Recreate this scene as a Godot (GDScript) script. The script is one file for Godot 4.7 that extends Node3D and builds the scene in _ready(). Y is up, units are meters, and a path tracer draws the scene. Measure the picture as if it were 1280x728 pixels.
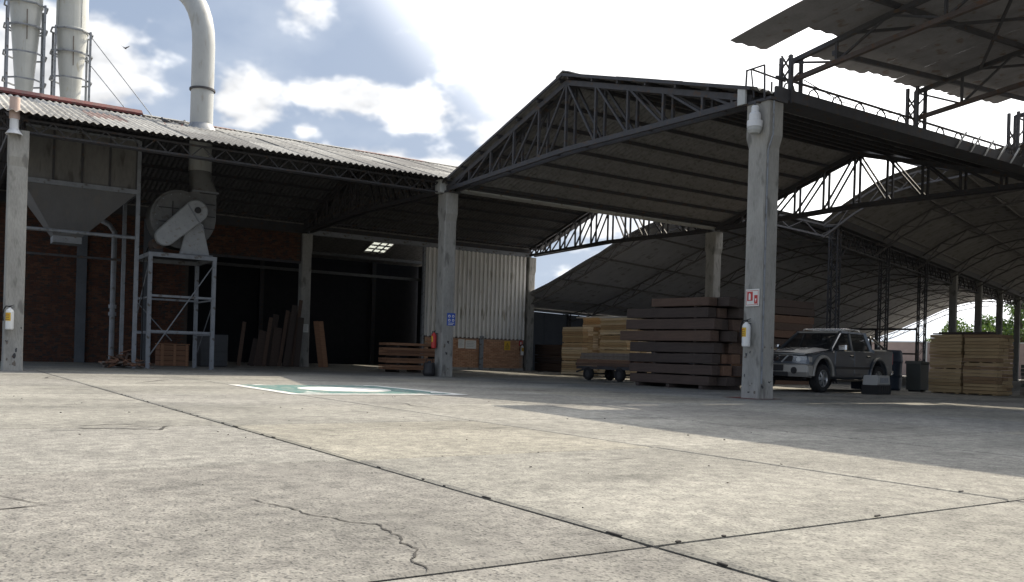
extends Node3D
# A timber yard: open gabled sheds on concrete columns, arched sheds behind, and a wide sunlit concrete apron.
# World axes: +X runs along the eaves (away to the right), -Z runs along the row of columns (away to the left).

const SU = 12.9      # spacing of the column rows along -Z
const SV = 12.11     # spacing of the columns along X
const RIDGE = 8.33
const CENTRE_RIDGE = 8.06
const SLOPE = 0.295

var taken := {}
var M := {}
var rng := RandomNumberGenerator.new()
var noise_cache := {}
var sheet_cache := {}

# ---------------------------------------------------------------- naming and assembling
func numbered(called: String) -> String:
	var n: int = taken.get(called, 0)
	taken[called] = n + 1
	return called if n == 0 else "%s_%03d" % [called, n]

func tag(o: Node, label: String, category: String, group := "", kind := "") -> Node:
	if label: o.set_meta("label", label)
	if category: o.set_meta("category", category)
	if group: o.set_meta("group", group)
	if kind: o.set_meta("kind", kind)
	return o

func thing(called: String, label: String, category: String, at := Vector3.ZERO, turn := 0.0, group := "") -> Node3D:
	var o := Node3D.new()
	o.name = numbered(called)
	add_child(o)
	o.position = at
	o.rotation.y = turn
	tag(o, label, category, group)
	return o

func copy_of(o: Node3D, at: Vector3, turn: float, label: String) -> Node3D:
	var c: Node3D = o.duplicate()
	var base: String = String(o.name)
	if base.length() > 4 and base[base.length() - 4] == "_" and base.right(3).is_valid_int(): base = base.left(base.length() - 4)
	c.name = numbered(base)
	add_child(c)
	c.position = at
	c.rotation.y = turn
	c.set_meta("label", label)
	return c

func group_node(called: String, parent: Node, at := Vector3.ZERO) -> Node3D:
	var o := Node3D.new()
	o.name = called
	parent.add_child(o, true)
	o.position = at
	return o

func part(called: String, mesh: Mesh, mat: Material, parent: Node, at := Vector3.ZERO) -> MeshInstance3D:
	var o := MeshInstance3D.new()
	o.name = called
	o.mesh = mesh
	o.material_override = mat
	o.position = at
	parent.add_child(o, true)
	return o

# ---------------------------------------------------------------- shapes
func begin(smooth := false) -> SurfaceTool:
	var st := SurfaceTool.new()
	st.begin(Mesh.PRIMITIVE_TRIANGLES)
	st.set_smooth_group(0 if smooth else -1)
	return st

func done(st: SurfaceTool) -> ArrayMesh:
	st.generate_normals()
	return st.commit()

func tri(st: SurfaceTool, a: Vector3, b: Vector3, c: Vector3) -> void:   # counter-clockwise from outside
	st.add_vertex(a); st.add_vertex(c); st.add_vertex(b)

func quad(st: SurfaceTool, a: Vector3, b: Vector3, c: Vector3, d: Vector3) -> void:
	tri(st, a, b, c); tri(st, a, c, d)

func add_box(st: SurfaceTool, c: Vector3, s: Vector3, b := Basis()) -> void:
	var h := s * 0.5
	var p := []
	for k in 8:
		p.append(c + b * Vector3(h.x if k & 1 else -h.x, h.y if k & 2 else -h.y, h.z if k & 4 else -h.z))
	quad(st, p[4], p[5], p[7], p[6]); quad(st, p[1], p[0], p[2], p[3])
	quad(st, p[5], p[1], p[3], p[7]); quad(st, p[0], p[4], p[6], p[2])
	quad(st, p[6], p[7], p[3], p[2]); quad(st, p[0], p[1], p[5], p[4])

func box(s: Vector3, c := Vector3.ZERO) -> ArrayMesh:
	var st := begin()
	add_box(st, c, s)
	return done(st)

# a box with its upright edges and top edges chamfered
func add_chamfer(st: SurfaceTool, c: Vector3, s: Vector3, r: float, b := Basis()) -> void:
	var h := s * 0.5
	var rings := []
	for row in [[-h.y, r], [-h.y + r, 0.0], [h.y - r, 0.0], [h.y, r]]:
		var y: float = row[0]
		var i: float = row[1]
		var x := h.x - i
		var z := h.z - i
		rings.append([Vector3(-x + r, y, z), Vector3(x - r, y, z), Vector3(x, y, z - r), Vector3(x, y, -z + r), Vector3(x - r, y, -z), Vector3(-x + r, y, -z), Vector3(-x, y, -z + r), Vector3(-x, y, z - r)])
	for ring in rings:
		for k in 8: ring[k] = c + b * (ring[k] as Vector3)
	for j in 3:
		for k in 8:
			var n := (k + 1) % 8
			quad(st, rings[j][k], rings[j][n], rings[j + 1][n], rings[j + 1][k])
	for k in range(1, 7):
		tri(st, rings[3][0], rings[3][k], rings[3][k + 1])
		tri(st, rings[0][0], rings[0][k + 1], rings[0][k])

func chamfer(s: Vector3, r: float, c := Vector3.ZERO) -> ArrayMesh:
	var st := begin()
	add_chamfer(st, c, s, r)
	return done(st)

func frame_of(dir: Vector3, up := Vector3.UP) -> Basis:
	var z := dir.normalized()
	if absf(z.dot(up)) > 0.98: up = Vector3.RIGHT if absf(z.x) < 0.9 else Vector3.BACK
	var x := up.cross(z).normalized()
	return Basis(x, z.cross(x).normalized(), z)

func add_bar(st: SurfaceTool, a: Vector3, b: Vector3, w: float, h := 0.0, up := Vector3.UP) -> void:
	add_box(st, (a + b) * 0.5, Vector3(w, h if h > 0.0 else w, a.distance_to(b)), frame_of(b - a, up))

func bar(a: Vector3, b: Vector3, w: float, h := 0.0, up := Vector3.UP) -> ArrayMesh:
	var st := begin()
	add_bar(st, a, b, w, h, up)
	return done(st)

func add_tube(st: SurfaceTool, pts: Array, r, n := 10, caps := true) -> void:   # r: a number, or one per point
	var rings := []
	var side := Vector3.ZERO
	for i in pts.size():
		var d: Vector3 = (pts[mini(i + 1, pts.size() - 1)] - pts[maxi(i - 1, 0)]).normalized()
		if side == Vector3.ZERO: side = frame_of(d).x
		side = (side - d * side.dot(d)).normalized()
		var up := d.cross(side)
		var rad: float = r[i] if r is Array else r
		var ring := []
		for k in n:
			var a := TAU * k / n
			ring.append((pts[i] as Vector3) + (side * cos(a) + up * sin(a)) * rad)
		rings.append(ring)
	for i in rings.size() - 1:
		for k in n:
			var m := (k + 1) % n
			quad(st, rings[i][k], rings[i][m], rings[i + 1][m], rings[i + 1][k])
	if caps:
		for k in range(1, n - 1):
			tri(st, rings[0][0], rings[0][k + 1], rings[0][k])
			tri(st, rings[-1][0], rings[-1][k], rings[-1][k + 1])

func tube(pts: Array, r, n := 10) -> ArrayMesh:
	var st := begin(true)
	add_tube(st, pts, r, n, false)
	if true:
		st.set_smooth_group(-1)
		var e := begin()
		add_tube(e, [pts[0], pts[0] + (pts[1] - pts[0]).normalized() * 0.002], (r[0] if r is Array else r), n)
		add_tube(e, [pts[-1] - (pts[-1] - pts[-2]).normalized() * 0.002, pts[-1]], (r[-1] if r is Array else r), n)
		e.generate_normals()
		st.generate_normals()
		var m := st.commit()
		var out := SurfaceTool.new()
		out.begin(Mesh.PRIMITIVE_TRIANGLES)
		out.append_from(m, 0, Transform3D())
		out.append_from(e.commit(), 0, Transform3D())
		return out.commit()
	return null

# a profile [radius, height] turned round the Y axis
func lathe(profile: Array, n := 16, at := Vector3.ZERO, tilt := Basis()) -> ArrayMesh:
	var st := begin()
	for i in profile.size() - 1:
		for k in n:
			var a := TAU * k / n
			var b := TAU * (k + 1) / n
			var p := []
			for q in [[i, a], [i, b], [i + 1, b], [i + 1, a]]:
				var pr: Array = profile[q[0]]
				p.append(at + tilt * Vector3(sin(q[1]) * pr[0], pr[1], cos(q[1]) * pr[0]))
			st.set_smooth_group(1 + i)
			if profile[i][0] < 0.0001: tri(st, p[0], p[2], p[3])
			elif profile[i + 1][0] < 0.0001: tri(st, p[0], p[1], p[2])
			else: quad(st, p[0], p[1], p[2], p[3])
	return done(st)

# an outline in XY given thickness along Z, its two faces pulled in by the bevel
func add_plate(st: SurfaceTool, outline: Array, z0: float, z1: float, bevel := 0.0, xf := Transform3D()) -> void:
	var pts := PackedVector2Array(outline)
	if Geometry2D.is_polygon_clockwise(pts): pts.reverse()
	var n := pts.size()
	var inner := PackedVector2Array()
	for i in n:
		var a := (pts[i] - pts[(i + n - 1) % n]).normalized()
		var b := (pts[(i + 1) % n] - pts[i]).normalized()
		var m := (Vector2(-a.y, a.x) + Vector2(-b.y, b.x))
		var s := m.length()
		m = m / s if s > 0.01 else Vector2(-a.y, a.x)
		inner.append(pts[i] + m * bevel / maxf(0.5, s * 0.5))
	var idx := Geometry2D.triangulate_polygon(inner)
	for i in range(0, idx.size(), 3):
		var t := [inner[idx[i]], inner[idx[i + 1]], inner[idx[i + 2]]]
		if (t[1] - t[0]).cross(t[2] - t[0]) < 0.0: t = [t[0], t[2], t[1]]
		tri(st, xf * Vector3(t[0].x, t[0].y, z1), xf * Vector3(t[1].x, t[1].y, z1), xf * Vector3(t[2].x, t[2].y, z1))
		tri(st, xf * Vector3(t[0].x, t[0].y, z0), xf * Vector3(t[2].x, t[2].y, z0), xf * Vector3(t[1].x, t[1].y, z0))
	for i in n:
		var j := (i + 1) % n
		var levels := [[inner, z0], [pts, z0 + bevel], [pts, z1 - bevel], [inner, z1]] if bevel > 0.0 else [[pts, z0], [pts, z1]]
		for k in levels.size() - 1:
			var lo: PackedVector2Array = levels[k][0]
			var hi: PackedVector2Array = levels[k + 1][0]
			var za: float = levels[k][1]
			var zb: float = levels[k + 1][1]
			quad(st, xf * Vector3(lo[i].x, lo[i].y, za), xf * Vector3(lo[j].x, lo[j].y, za), xf * Vector3(hi[j].x, hi[j].y, zb), xf * Vector3(hi[i].x, hi[i].y, zb))

func plate(outline: Array, z0: float, z1: float, bevel := 0.0, xf := Transform3D()) -> ArrayMesh:
	var st := begin()
	add_plate(st, outline, z0, z1, bevel, xf)
	return done(st)

func rect(x0: float, y0: float, x1: float, y1: float) -> Array:
	return [Vector2(x0, y0), Vector2(x1, y0), Vector2(x1, y1), Vector2(x0, y1)]

func circle_pts(c: Vector2, r: float, n := 20, a0 := 0.0, a1 := TAU) -> Array:
	var o := []
	var whole := absf(a1 - a0) > TAU - 0.01
	for k in (n if whole else n + 1): o.append(c + Vector2.from_angle(a0 + (a1 - a0) * k / n) * r)
	return o

# ---------------------------------------------------------------- materials
func grey_noise(key: String, size: int, freq: float, oct: int, type := FastNoiseLite.TYPE_SIMPLEX_SMOOTH, seed := 1) -> PackedByteArray:
	if not noise_cache.has(key):
		var f := FastNoiseLite.new()
		f.seed = seed
		f.noise_type = type
		f.frequency = freq
		f.fractal_octaves = oct
		f.fractal_gain = 0.55
		var im := f.get_seamless_image(size, size)
		im.convert(Image.FORMAT_L8)
		noise_cache[key] = im.get_data()
	return noise_cache[key]

# a linear base colour whose tone wanders between lo and hi times itself, with a tint for the dirt
func paint(called: String, base: Color, spread := 0.25, rough := 0.85, metal := 0.0, scale := Vector3(0.7, 0.7, 0.7), dirt := Color(-1, 0, 0), dirt_from := 0.6, bump := 0.0) -> StandardMaterial3D:
	var n := 192
	var a := grey_noise("blotch", n, 0.012, 5, FastNoiseLite.TYPE_SIMPLEX_SMOOTH, 3)
	var b := grey_noise("grain", n, 0.11, 3, FastNoiseLite.TYPE_SIMPLEX_SMOOTH, 7)
	var d := grey_noise("dirt", n, 0.02, 4, FastNoiseLite.TYPE_SIMPLEX_SMOOTH, 19)
	var bytes := PackedByteArray()
	bytes.resize(n * n * 3)
	var lut := []
	for k in 256:
		var row := []
		for j in 17:
			var v := (1.0 - spread) + 2.0 * spread * k / 255.0
			var c := Color(base.r * v, base.g * v, base.b * v)
			if dirt.r >= 0.0: c = c.lerp(dirt, j / 16.0)
			c = c.clamp().linear_to_srgb()
			row.append([int(c.r * 255.0), int(c.g * 255.0), int(c.b * 255.0)])
		lut.append(row)
	for i in n * n:
		var v := (a[i] * 5 + b[i] * 3) >> 3
		var s := clampi(int((d[i] / 255.0 - dirt_from) * 70.0), 0, 16) if dirt.r >= 0.0 else 0
		var c: Array = lut[v][s]
		bytes[i * 3] = c[0]; bytes[i * 3 + 1] = c[1]; bytes[i * 3 + 2] = c[2]
	var m := StandardMaterial3D.new()
	m.resource_name = called
	m.albedo_texture = ImageTexture.create_from_image(Image.create_from_data(n, n, false, Image.FORMAT_RGB8, bytes))
	m.roughness = rough
	m.metallic = metal
	m.uv1_triplanar = true
	m.uv1_world_triplanar = true
	m.uv1_scale = scale
	m.uv1_offset = Vector3(rng.randf(), rng.randf(), rng.randf())
	if bump > 0.0:
		m.heightmap_enabled = true
		m.heightmap_scale = bump
		m.heightmap_texture = grain_texture()
	M[called] = m
	return m

func grain_texture() -> Texture2D:
	if not noise_cache.has("grain_tex"):
		grey_noise("grain", 192, 0.11, 3, FastNoiseLite.TYPE_SIMPLEX_SMOOTH, 7)
		noise_cache["grain_tex"] = ImageTexture.create_from_image(Image.create_from_data(192, 192, false, Image.FORMAT_L8, noise_cache["grain"]))
	return noise_cache["grain_tex"]

func flat(called: String, base: Color, rough := 0.6, metal := 0.0) -> StandardMaterial3D:
	var m := StandardMaterial3D.new()
	m.resource_name = called
	m.albedo_color = base.linear_to_srgb()
	m.roughness = rough
	m.metallic = metal
	M[called] = m
	return m

func concrete_ground() -> void:
	var n := 1024
	var fine := grey_noise("g_fine", n, 0.16, 3, FastNoiseLite.TYPE_SIMPLEX_SMOOTH, 31)
	var cell := grey_noise("g_cell", n, 0.10, 1, FastNoiseLite.TYPE_CELLULAR, 32)
	var mid := grey_noise("g_mid", n, 0.015, 5, FastNoiseLite.TYPE_SIMPLEX_SMOOTH, 33)
	var pit := grey_noise("g_pit", n, 0.075, 2, FastNoiseLite.TYPE_SIMPLEX_SMOOTH, 34)
	var bytes := PackedByteArray()
	bytes.resize(n * n * 3)
	var high := PackedByteArray()
	high.resize(n * n)
	for i in n * n:
		var f := fine[i] / 255.0
		var c := cell[i] / 255.0
		var m := mid[i] / 255.0
		var p := clampf((pit[i] / 255.0 - 0.62) * 6.0, 0.0, 1.0)
		var v := 0.66 + 0.34 * (f - 0.5) + 0.50 * (m - 0.5) + 0.26 * (c - 0.5)
		v *= 1.0 - 0.42 * p
		v = clampf(v, 0.12, 1.0)
		var warm := 0.5 + 0.5 * m
		bytes[i * 3] = int(255.0 * pow(v * 0.412, 0.4545)); bytes[i * 3 + 1] = int(255.0 * pow(v * (0.398 + 0.006 * warm), 0.4545)); bytes[i * 3 + 2] = int(255.0 * pow(v * (0.374 - 0.012 * warm), 0.4545))
		high[i] = int(255.0 * clampf(0.35 + 0.5 * f + 0.25 * (c - 0.5) - 0.55 * p, 0.0, 1.0))
	var alb := ImageTexture.create_from_image(Image.create_from_data(n, n, false, Image.FORMAT_RGB8, bytes))
	var hi := ImageTexture.create_from_image(Image.create_from_data(n, n, false, Image.FORMAT_L8, high))
	# broad stains, laid over by multiplication
	var k := 512
	var broad := grey_noise("g_broad", k, 0.011, 5, FastNoiseLite.TYPE_SIMPLEX_SMOOTH, 41)
	var drag := grey_noise("g_drag", k, 0.03, 3, FastNoiseLite.TYPE_SIMPLEX_SMOOTH, 42)
	var over := PackedByteArray()
	over.resize(k * k * 3)
	for i in k * k:
		var v := 0.84 + 0.56 * (broad[i] / 255.0 - 0.5) + 0.16 * (drag[i] / 255.0 - 0.5)
		v -= 0.34 * clampf((drag[i] / 255.0 - 0.68) * 5.0, 0.0, 1.0)
		v = clampf(v, 0.2, 1.0)
		over[i * 3] = int(255.0 * pow(v, 0.4545)); over[i * 3 + 1] = int(255.0 * pow(v * 0.995, 0.4545)); over[i * 3 + 2] = int(255.0 * pow(v * 0.97, 0.4545))
	var stain := ImageTexture.create_from_image(Image.create_from_data(k, k, false, Image.FORMAT_RGB8, over))
	for j in 5:
		var m := StandardMaterial3D.new()
		m.resource_name = "slab concrete"
		m.albedo_texture = alb
		m.albedo_color = [Color(1, 1, 1), Color(0.95, 0.95, 0.96), Color(0.985, 0.975, 0.95), Color(0.925, 0.925, 0.925), Color(0.86, 0.855, 0.865)][j]
		m.roughness = 0.88
		m.heightmap_enabled = true
		m.heightmap_texture = hi
		m.heightmap_scale = 0.45 if j < 4 else 0.6
		m.uv1_triplanar = true
		m.uv1_world_triplanar = true
		m.uv1_scale = Vector3.ONE * 0.42
		m.uv1_offset = Vector3(0.13, 0.37, 0.71) * (j + 1)
		m.detail_enabled = true
		m.detail_albedo = stain
		m.detail_blend_mode = BaseMaterial3D.BLEND_MODE_MUL
		m.detail_uv_layer = BaseMaterial3D.DETAIL_UV_2
		m.uv2_triplanar = true
		m.uv2_world_triplanar = true
		m.uv2_scale = Vector3(0.055, 0.055, 0.075)
		M["slab%d" % j] = m

func make_materials() -> void:
	concrete_ground()
	paint("column", Color(0.29, 0.283, 0.26), 0.26, 0.9, 0.0, Vector3(0.8, 0.28, 0.8), Color(0.17, 0.165, 0.15), 0.60, 0.6)
	paint("steel_dark", Color(0.045, 0.045, 0.05), 0.35, 0.7, 0.0, Vector3.ONE, Color(0.07, 0.045, 0.03), 0.62)
	paint("steel_rust", Color(0.075, 0.06, 0.055), 0.35, 0.75, 0.0, Vector3.ONE, Color(0.09, 0.05, 0.03), 0.55)
	paint("steel_grey", Color(0.20, 0.215, 0.235), 0.25, 0.55, 0.0, Vector3.ONE, Color(0.10, 0.09, 0.08), 0.62)
	paint("steel_pale", Color(0.42, 0.43, 0.42), 0.2, 0.6, 0.0, Vector3(0.8, 0.3, 0.8), Color(0.25, 0.22, 0.17), 0.66)
	paint("fibre0", Color(0.26, 0.255, 0.24), 0.35, 0.92, 0.0, Vector3.ONE, Color(0.12, 0.115, 0.11), 0.55)
	paint("fibre1", Color(0.33, 0.325, 0.305), 0.35, 0.92, 0.0, Vector3.ONE, Color(0.14, 0.13, 0.125), 0.6)
	paint("fibre2", Color(0.19, 0.185, 0.175), 0.35, 0.92, 0.0, Vector3.ONE, Color(0.11, 0.10, 0.10), 0.55)
	paint("fibre3", Color(0.20, 0.13, 0.115), 0.45, 0.92, 0.0, Vector3.ONE, Color(0.30, 0.28, 0.26), 0.55)
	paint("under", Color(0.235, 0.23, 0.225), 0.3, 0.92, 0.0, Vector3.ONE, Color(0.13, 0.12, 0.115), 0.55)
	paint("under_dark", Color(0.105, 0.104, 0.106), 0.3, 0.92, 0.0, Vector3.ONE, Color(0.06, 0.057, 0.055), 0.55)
	paint("canopy", Color(0.22, 0.215, 0.22), 0.25, 0.9, 0.0, Vector3.ONE * 0.6, Color(0.15, 0.11, 0.09), 0.64)
	paint("barrel_brown", Color(0.21, 0.20, 0.185), 0.3, 0.85, 0.0, Vector3.ONE * 0.5, Color(0.11, 0.09, 0.075), 0.58)
	paint("barrel", Color(0.5, 0.5, 0.52), 0.2, 0.85, 0.0, Vector3.ONE * 0.4, Color(0.12, 0.10, 0.09), 0.66)
	paint("red_cap", Color(0.095, 0.018, 0.015), 0.35, 0.7, 0.0, Vector3.ONE, Color(0.06, 0.035, 0.03), 0.55)
	paint("barrel_steel", Color(0.15, 0.14, 0.135), 0.3, 0.8)
	paint("wall_rib", Color(0.74, 0.73, 0.70), 0.14, 0.75, 0.0, Vector3(0.8, 0.15, 0.8), Color(0.36, 0.33, 0.27), 0.66)
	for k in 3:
		paint("shaded_brick%d" % k, [Color(0.085, 0.036, 0.022), Color(0.10, 0.046, 0.028), Color(0.068, 0.03, 0.02)][k], 0.35, 0.95, 0.0, Vector3.ONE * 0.9, Color(0.03, 0.03, 0.03), 0.5)  # brick darkened so its colour carries the deep shade on the back wall
		paint("brick%d" % k, [Color(0.46, 0.26, 0.15), Color(0.52, 0.30, 0.18), Color(0.40, 0.21, 0.12)][k], 0.25, 0.92, 0.0, Vector3.ONE * 1.7)  # same brick toned lighter for the better lit right end
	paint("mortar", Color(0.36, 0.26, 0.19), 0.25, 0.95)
	paint("shaded_mortar", Color(0.06, 0.048, 0.04), 0.3, 0.95)  # mortar darkened along with that brick to imitate the shade
	paint("sheet_dull", Color(0.14, 0.137, 0.13), 0.3, 0.8, 0.0, Vector3(0.5, 0.15, 0.5), Color(0.07, 0.065, 0.06), 0.6)
	paint("funnel", Color(0.12, 0.12, 0.122), 0.2, 0.75, 0.0, Vector3(0.6, 0.3, 0.6), Color(0.14, 0.13, 0.12), 0.62)
	paint("fan_paint", Color(0.13, 0.133, 0.133), 0.25, 0.6, 0.0, Vector3.ONE, Color(0.10, 0.09, 0.08), 0.62)
	paint("guard_paint", Color(0.30, 0.315, 0.325), 0.16, 0.5, 0.0, Vector3.ONE * 1.3, Color(0.22, 0.20, 0.18), 0.68)
	paint("duct", Color(0.36, 0.37, 0.36), 0.12, 0.55, 0.0, Vector3(0.9, 0.2, 0.9), Color(0.26, 0.25, 0.21), 0.68)
	paint("cyclone", Color(0.45, 0.46, 0.435), 0.12, 0.55, 0.0, Vector3(0.9, 0.25, 0.9), Color(0.34, 0.30, 0.20), 0.7)
	for k in 4:
		paint("pine%d" % k, [Color(0.64, 0.49, 0.30), Color(0.55, 0.39, 0.21), Color(0.74, 0.60, 0.41), Color(0.44, 0.29, 0.15)][k], 0.22, 0.8, 0.0, Vector3(2.4, 5.0, 0.5))
	for k in 4:
		paint("honey%d" % k, [Color(0.40, 0.29, 0.16), Color(0.35, 0.245, 0.13), Color(0.44, 0.325, 0.18), Color(0.24, 0.155, 0.085)][k], 0.25, 0.8, 0.0, Vector3(2.4, 5.0, 0.5))
		paint("dark_wood%d" % k, [Color(0.075, 0.052, 0.042), Color(0.10, 0.064, 0.047), Color(0.055, 0.041, 0.035), Color(0.15, 0.085, 0.055)][k], 0.35, 0.85, 0.0, Vector3(2.5, 5.0, 0.5))
	for k in 3:
		paint("brown_wood%d" % k, [Color(0.22, 0.115, 0.065), Color(0.17, 0.085, 0.05), Color(0.28, 0.15, 0.085)][k], 0.3, 0.8, 0.0, Vector3(0.6, 5.0, 2.5))
	paint("grey_board", Color(0.16, 0.135, 0.115), 0.35, 0.85, 0.0, Vector3(2.0, 0.5, 2.0))
	paint("car_paint", Color(0.10, 0.115, 0.135), 0.05, 0.3, 0.45)
	M.car_paint.clearcoat_enabled = true
	M.car_paint.clearcoat_roughness = 0.08
	paint("car_silver", Color(0.34, 0.33, 0.305), 0.06, 0.38, 0.35)
	flat("chrome", Color(0.7, 0.7, 0.7), 0.15, 1.0)
	flat("black_plastic", Color(0.018, 0.018, 0.02), 0.55)
	flat("rubber", Color(0.016, 0.016, 0.017), 0.85)
	flat("seat_cloth", Color(0.05, 0.05, 0.055), 0.9)
	flat("alloy", Color(0.42, 0.43, 0.44), 0.35, 0.7)
	var g := flat("car_glass", Color(0.02, 0.024, 0.028), 0.04)
	g.albedo_color.a = 0.62
	g.transparency = BaseMaterial3D.TRANSPARENCY_ALPHA
	var lens := flat("lamp_lens", Color(0.8, 0.83, 0.86), 0.05)
	lens.albedo_color.a = 0.25
	lens.transparency = BaseMaterial3D.TRANSPARENCY_ALPHA
	var sky_pane := flat("skylight_pane", Color(0.78, 0.80, 0.80), 0.5)
	sky_pane.backlight_enabled = true
	sky_pane.backlight = Color(0.96, 0.97, 0.95)
	flat("white_paint", Color(0.72, 0.72, 0.70), 0.45)
	flat("lamp_white", Color(0.62, 0.63, 0.64), 0.4)
	flat("red_paint", Color(0.45, 0.03, 0.025), 0.4)
	flat("yellow_paint", Color(0.68, 0.42, 0.02), 0.5)
	flat("blue_paint", Color(0.03, 0.09, 0.42), 0.5)
	flat("blue_drum", Color(0.014, 0.026, 0.046), 0.6)
	flat("grey_bin", Color(0.075, 0.082, 0.078), 0.65)
	flat("dull_grey", Color(0.30, 0.30, 0.29), 0.6)
	flat("cabinet_grey", Color(0.05, 0.053, 0.058), 0.6)
	flat("paper", Color(0.68, 0.68, 0.64), 0.7)
	flat("ink", Color(0.03, 0.03, 0.03), 0.6)
	flat("joint_dirt", Color(0.035, 0.032, 0.028), 0.95)
	flat("crack_dark", Color(0.03, 0.028, 0.025), 0.95)
	paint("teal_paint", Color(0.05, 0.13, 0.12), 0.35, 0.8, 0.0, Vector3.ONE * 1.1, Color(0.22, 0.235, 0.21), 0.53)
	paint("line_white", Color(0.54, 0.54, 0.52), 0.2, 0.8, 0.0, Vector3.ONE * 1.5, Color(0.33, 0.325, 0.30), 0.56)
	paint("red_stain", Color(0.16, 0.045, 0.035), 0.35, 0.85)
	paint("render_pink", Color(0.48, 0.36, 0.31), 0.15, 0.9, 0.0, Vector3.ONE * 0.4)
	paint("render_dark", Color(0.09, 0.10, 0.115), 0.2, 0.9, 0.0, Vector3.ONE * 0.4)
	paint("hall_shade", Color(0.022, 0.023, 0.028), 0.3, 0.95)  # near-black wall colour put in for the unlit depth of the hall
	paint("bark", Color(0.10, 0.075, 0.05), 0.3, 0.95)
	flat("feather", Color(0.035, 0.037, 0.045), 0.7)
	paint("tarp", Color(0.06, 0.063, 0.052), 0.25, 0.8, 0.0, Vector3.ONE * 0.8)
	for k in 3:
		var leaf := flat("leaf%d" % k, [Color(0.07, 0.11, 0.03), Color(0.10, 0.15, 0.045), Color(0.045, 0.08, 0.025)][k], 0.6)
		leaf.backlight_enabled = true
		leaf.backlight = Color(0.25, 0.33, 0.1)

# ---------------------------------------------------------------- sky
func sky_texture(sun_dir: Vector3) -> ImageTexture:
	var f := FastNoiseLite.new()
	f.seed = 12
	f.frequency = 1.0
	f.fractal_octaves = 6
	f.fractal_gain = 0.55
	f.noise_type = FastNoiseLite.TYPE_SIMPLEX_SMOOTH
	var g := FastNoiseLite.new()
	g.seed = 77
	g.frequency = 1.0
	g.fractal_octaves = 3
	# cumulus banks: azimuth, elevation, half width, half height in degrees, strength
	var banks := [[23.0, 15.9, 3.6, 1.2, 0.95], [26.8, 15.4, 3.0, 1.4, 0.85], [24.5, 12.2, 3.6, 1.0, 0.9], [28.5, 12.0, 3.0, 1.0, 0.8], [16.2, 15.0, 2.4, 1.9, 0.9], [19.8, 13.6, 1.0, 0.6, 0.6],
		[6.0, 15.5, 4.2, 3.2, 1.0], [3.0, 14.0, 4.0, 2.4, 0.8], [19.6, 20.6, 2.0, 1.2, 0.65], [21.0, 10.5, 5.0, 1.4, 0.7], [33.0, 17.0, 4.5, 5.0, 0.75], [38.0, 12.0, 7.0, 5.0, 0.9], [31.0, 21.5, 4.0, 2.0, 0.8], [42.0, 20.0, 9.0, 6.0, 0.9],
		[-14.0, 24.0, 9.0, 5.0, 0.8], [-32.0, 15.0, 12.0, 4.0, 0.9], [-55.0, 26.0, 14.0, 7.0, 0.85], [-85.0, 15.0, 16.0, 5.0, 0.9], [-110.0, 30.0, 15.0, 8.0, 0.85], [-140.0, 17.0, 16.0, 6.0, 0.9], [-165.0, 34.0, 15.0, 8.0, 0.8], [175.0, 16.0, 14.0, 5.0, 0.9], [145.0, 27.0, 15.0, 7.0, 0.85], [120.0, 15.0, 14.0, 5.0, 0.9], [95.0, 24.0, 12.0, 6.0, 0.8], [10.0, 34.0, 12.0, 5.0, 0.8], [70.0, 16.0, 14.0, 5.0, 0.8]]  # mostly unseen banks round the rest of the sky, added to lift shadow fill
	var shade := func(az: float, el: float) -> Color:
		var d := Vector3(sin(az) * cos(el), sin(el), -cos(az) * cos(el))
		var up := maxf(d.y, 0.0)
		var toward := maxf(d.dot(sun_dir), 0.0)
		# air: deeper overhead, pale at the horizon, a wide bright veil round the sun
		var t := pow(1.0 - up, 3.0)
		var c := Color(0.105, 0.155, 0.25).lerp(Color(0.25, 0.30, 0.37), t)
		var near_sun := smoothstep(0.635, 0.745, toward)
		var veil := 0.10 * toward + 0.95 * near_sun + 1.6 * pow(toward, 10.0) + 2.0 * pow(toward, 60.0)
		c = Color(c.r + veil * 1.05, c.g + veil, c.b + veil * 0.93)
		# clouds
		var bank := 0.0
		var azd := rad_to_deg(az)
		var eld := rad_to_deg(el)
		for b in (banks if eld < 58.0 else []):
			var da := absf(azd - b[0])
			if da > 180.0: da = 360.0 - da
			var q: float = (da / b[2]) * (da / b[2]) + ((eld - b[1]) / b[3]) * ((eld - b[1]) / b[3])
			if q < 6.0: bank = maxf(bank, b[4] * exp(-q * 0.55))
		var p := d / (0.35 + up)
		var n := f.get_noise_3dv(p * 7.5)
		var n2 := g.get_noise_3dv(p * 2.2 + Vector3(9, 4, 2))
		var cover := clampf((bank * 1.35 + 0.68 * n - 0.54) * 2.2, 0.0, 1.0)
		cover = cover * cover * (3.0 - 2.0 * cover)
		var wisp := clampf((n2 + 0.45 * n - 0.05) * 0.9, 0.0, 1.0) * 0.32
		var thick := clampf(bank * 1.1 + 0.8 * n2 - 0.1, 0.0, 1.0)
		var lit := 0.60 + 0.30 * n - 0.12 * thick + 0.30 * clampf(-d.dot(Vector3(sun_dir.x, 0, sun_dir.z).normalized()) + 0.2, 0.0, 1.0) + 0.9 * pow(toward, 5.0)
		var cc := Color(lit * 1.0, lit * 1.0, lit * 1.0)
		c = c.lerp(Color(0.48 + veil * 0.8, 0.51 + veil * 0.8, 0.55 + veil * 0.8), wisp)
		c = c.lerp(cc, cover * 0.88)
		return c
	var whole := sky_patch(shade, 1024, 512, 0, 0, 1024, 268)
	whole.resize(4096, 2048, Image.INTERPOLATE_CUBIC)
	var sharp := sky_patch(shade, 4096, 2048, 0, 660, 800, 380)
	whole.blit_rect(sharp, Rect2i(0, 0, 800, 380), Vector2i(0, 660))
	return ImageTexture.create_from_image(whole)

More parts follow.
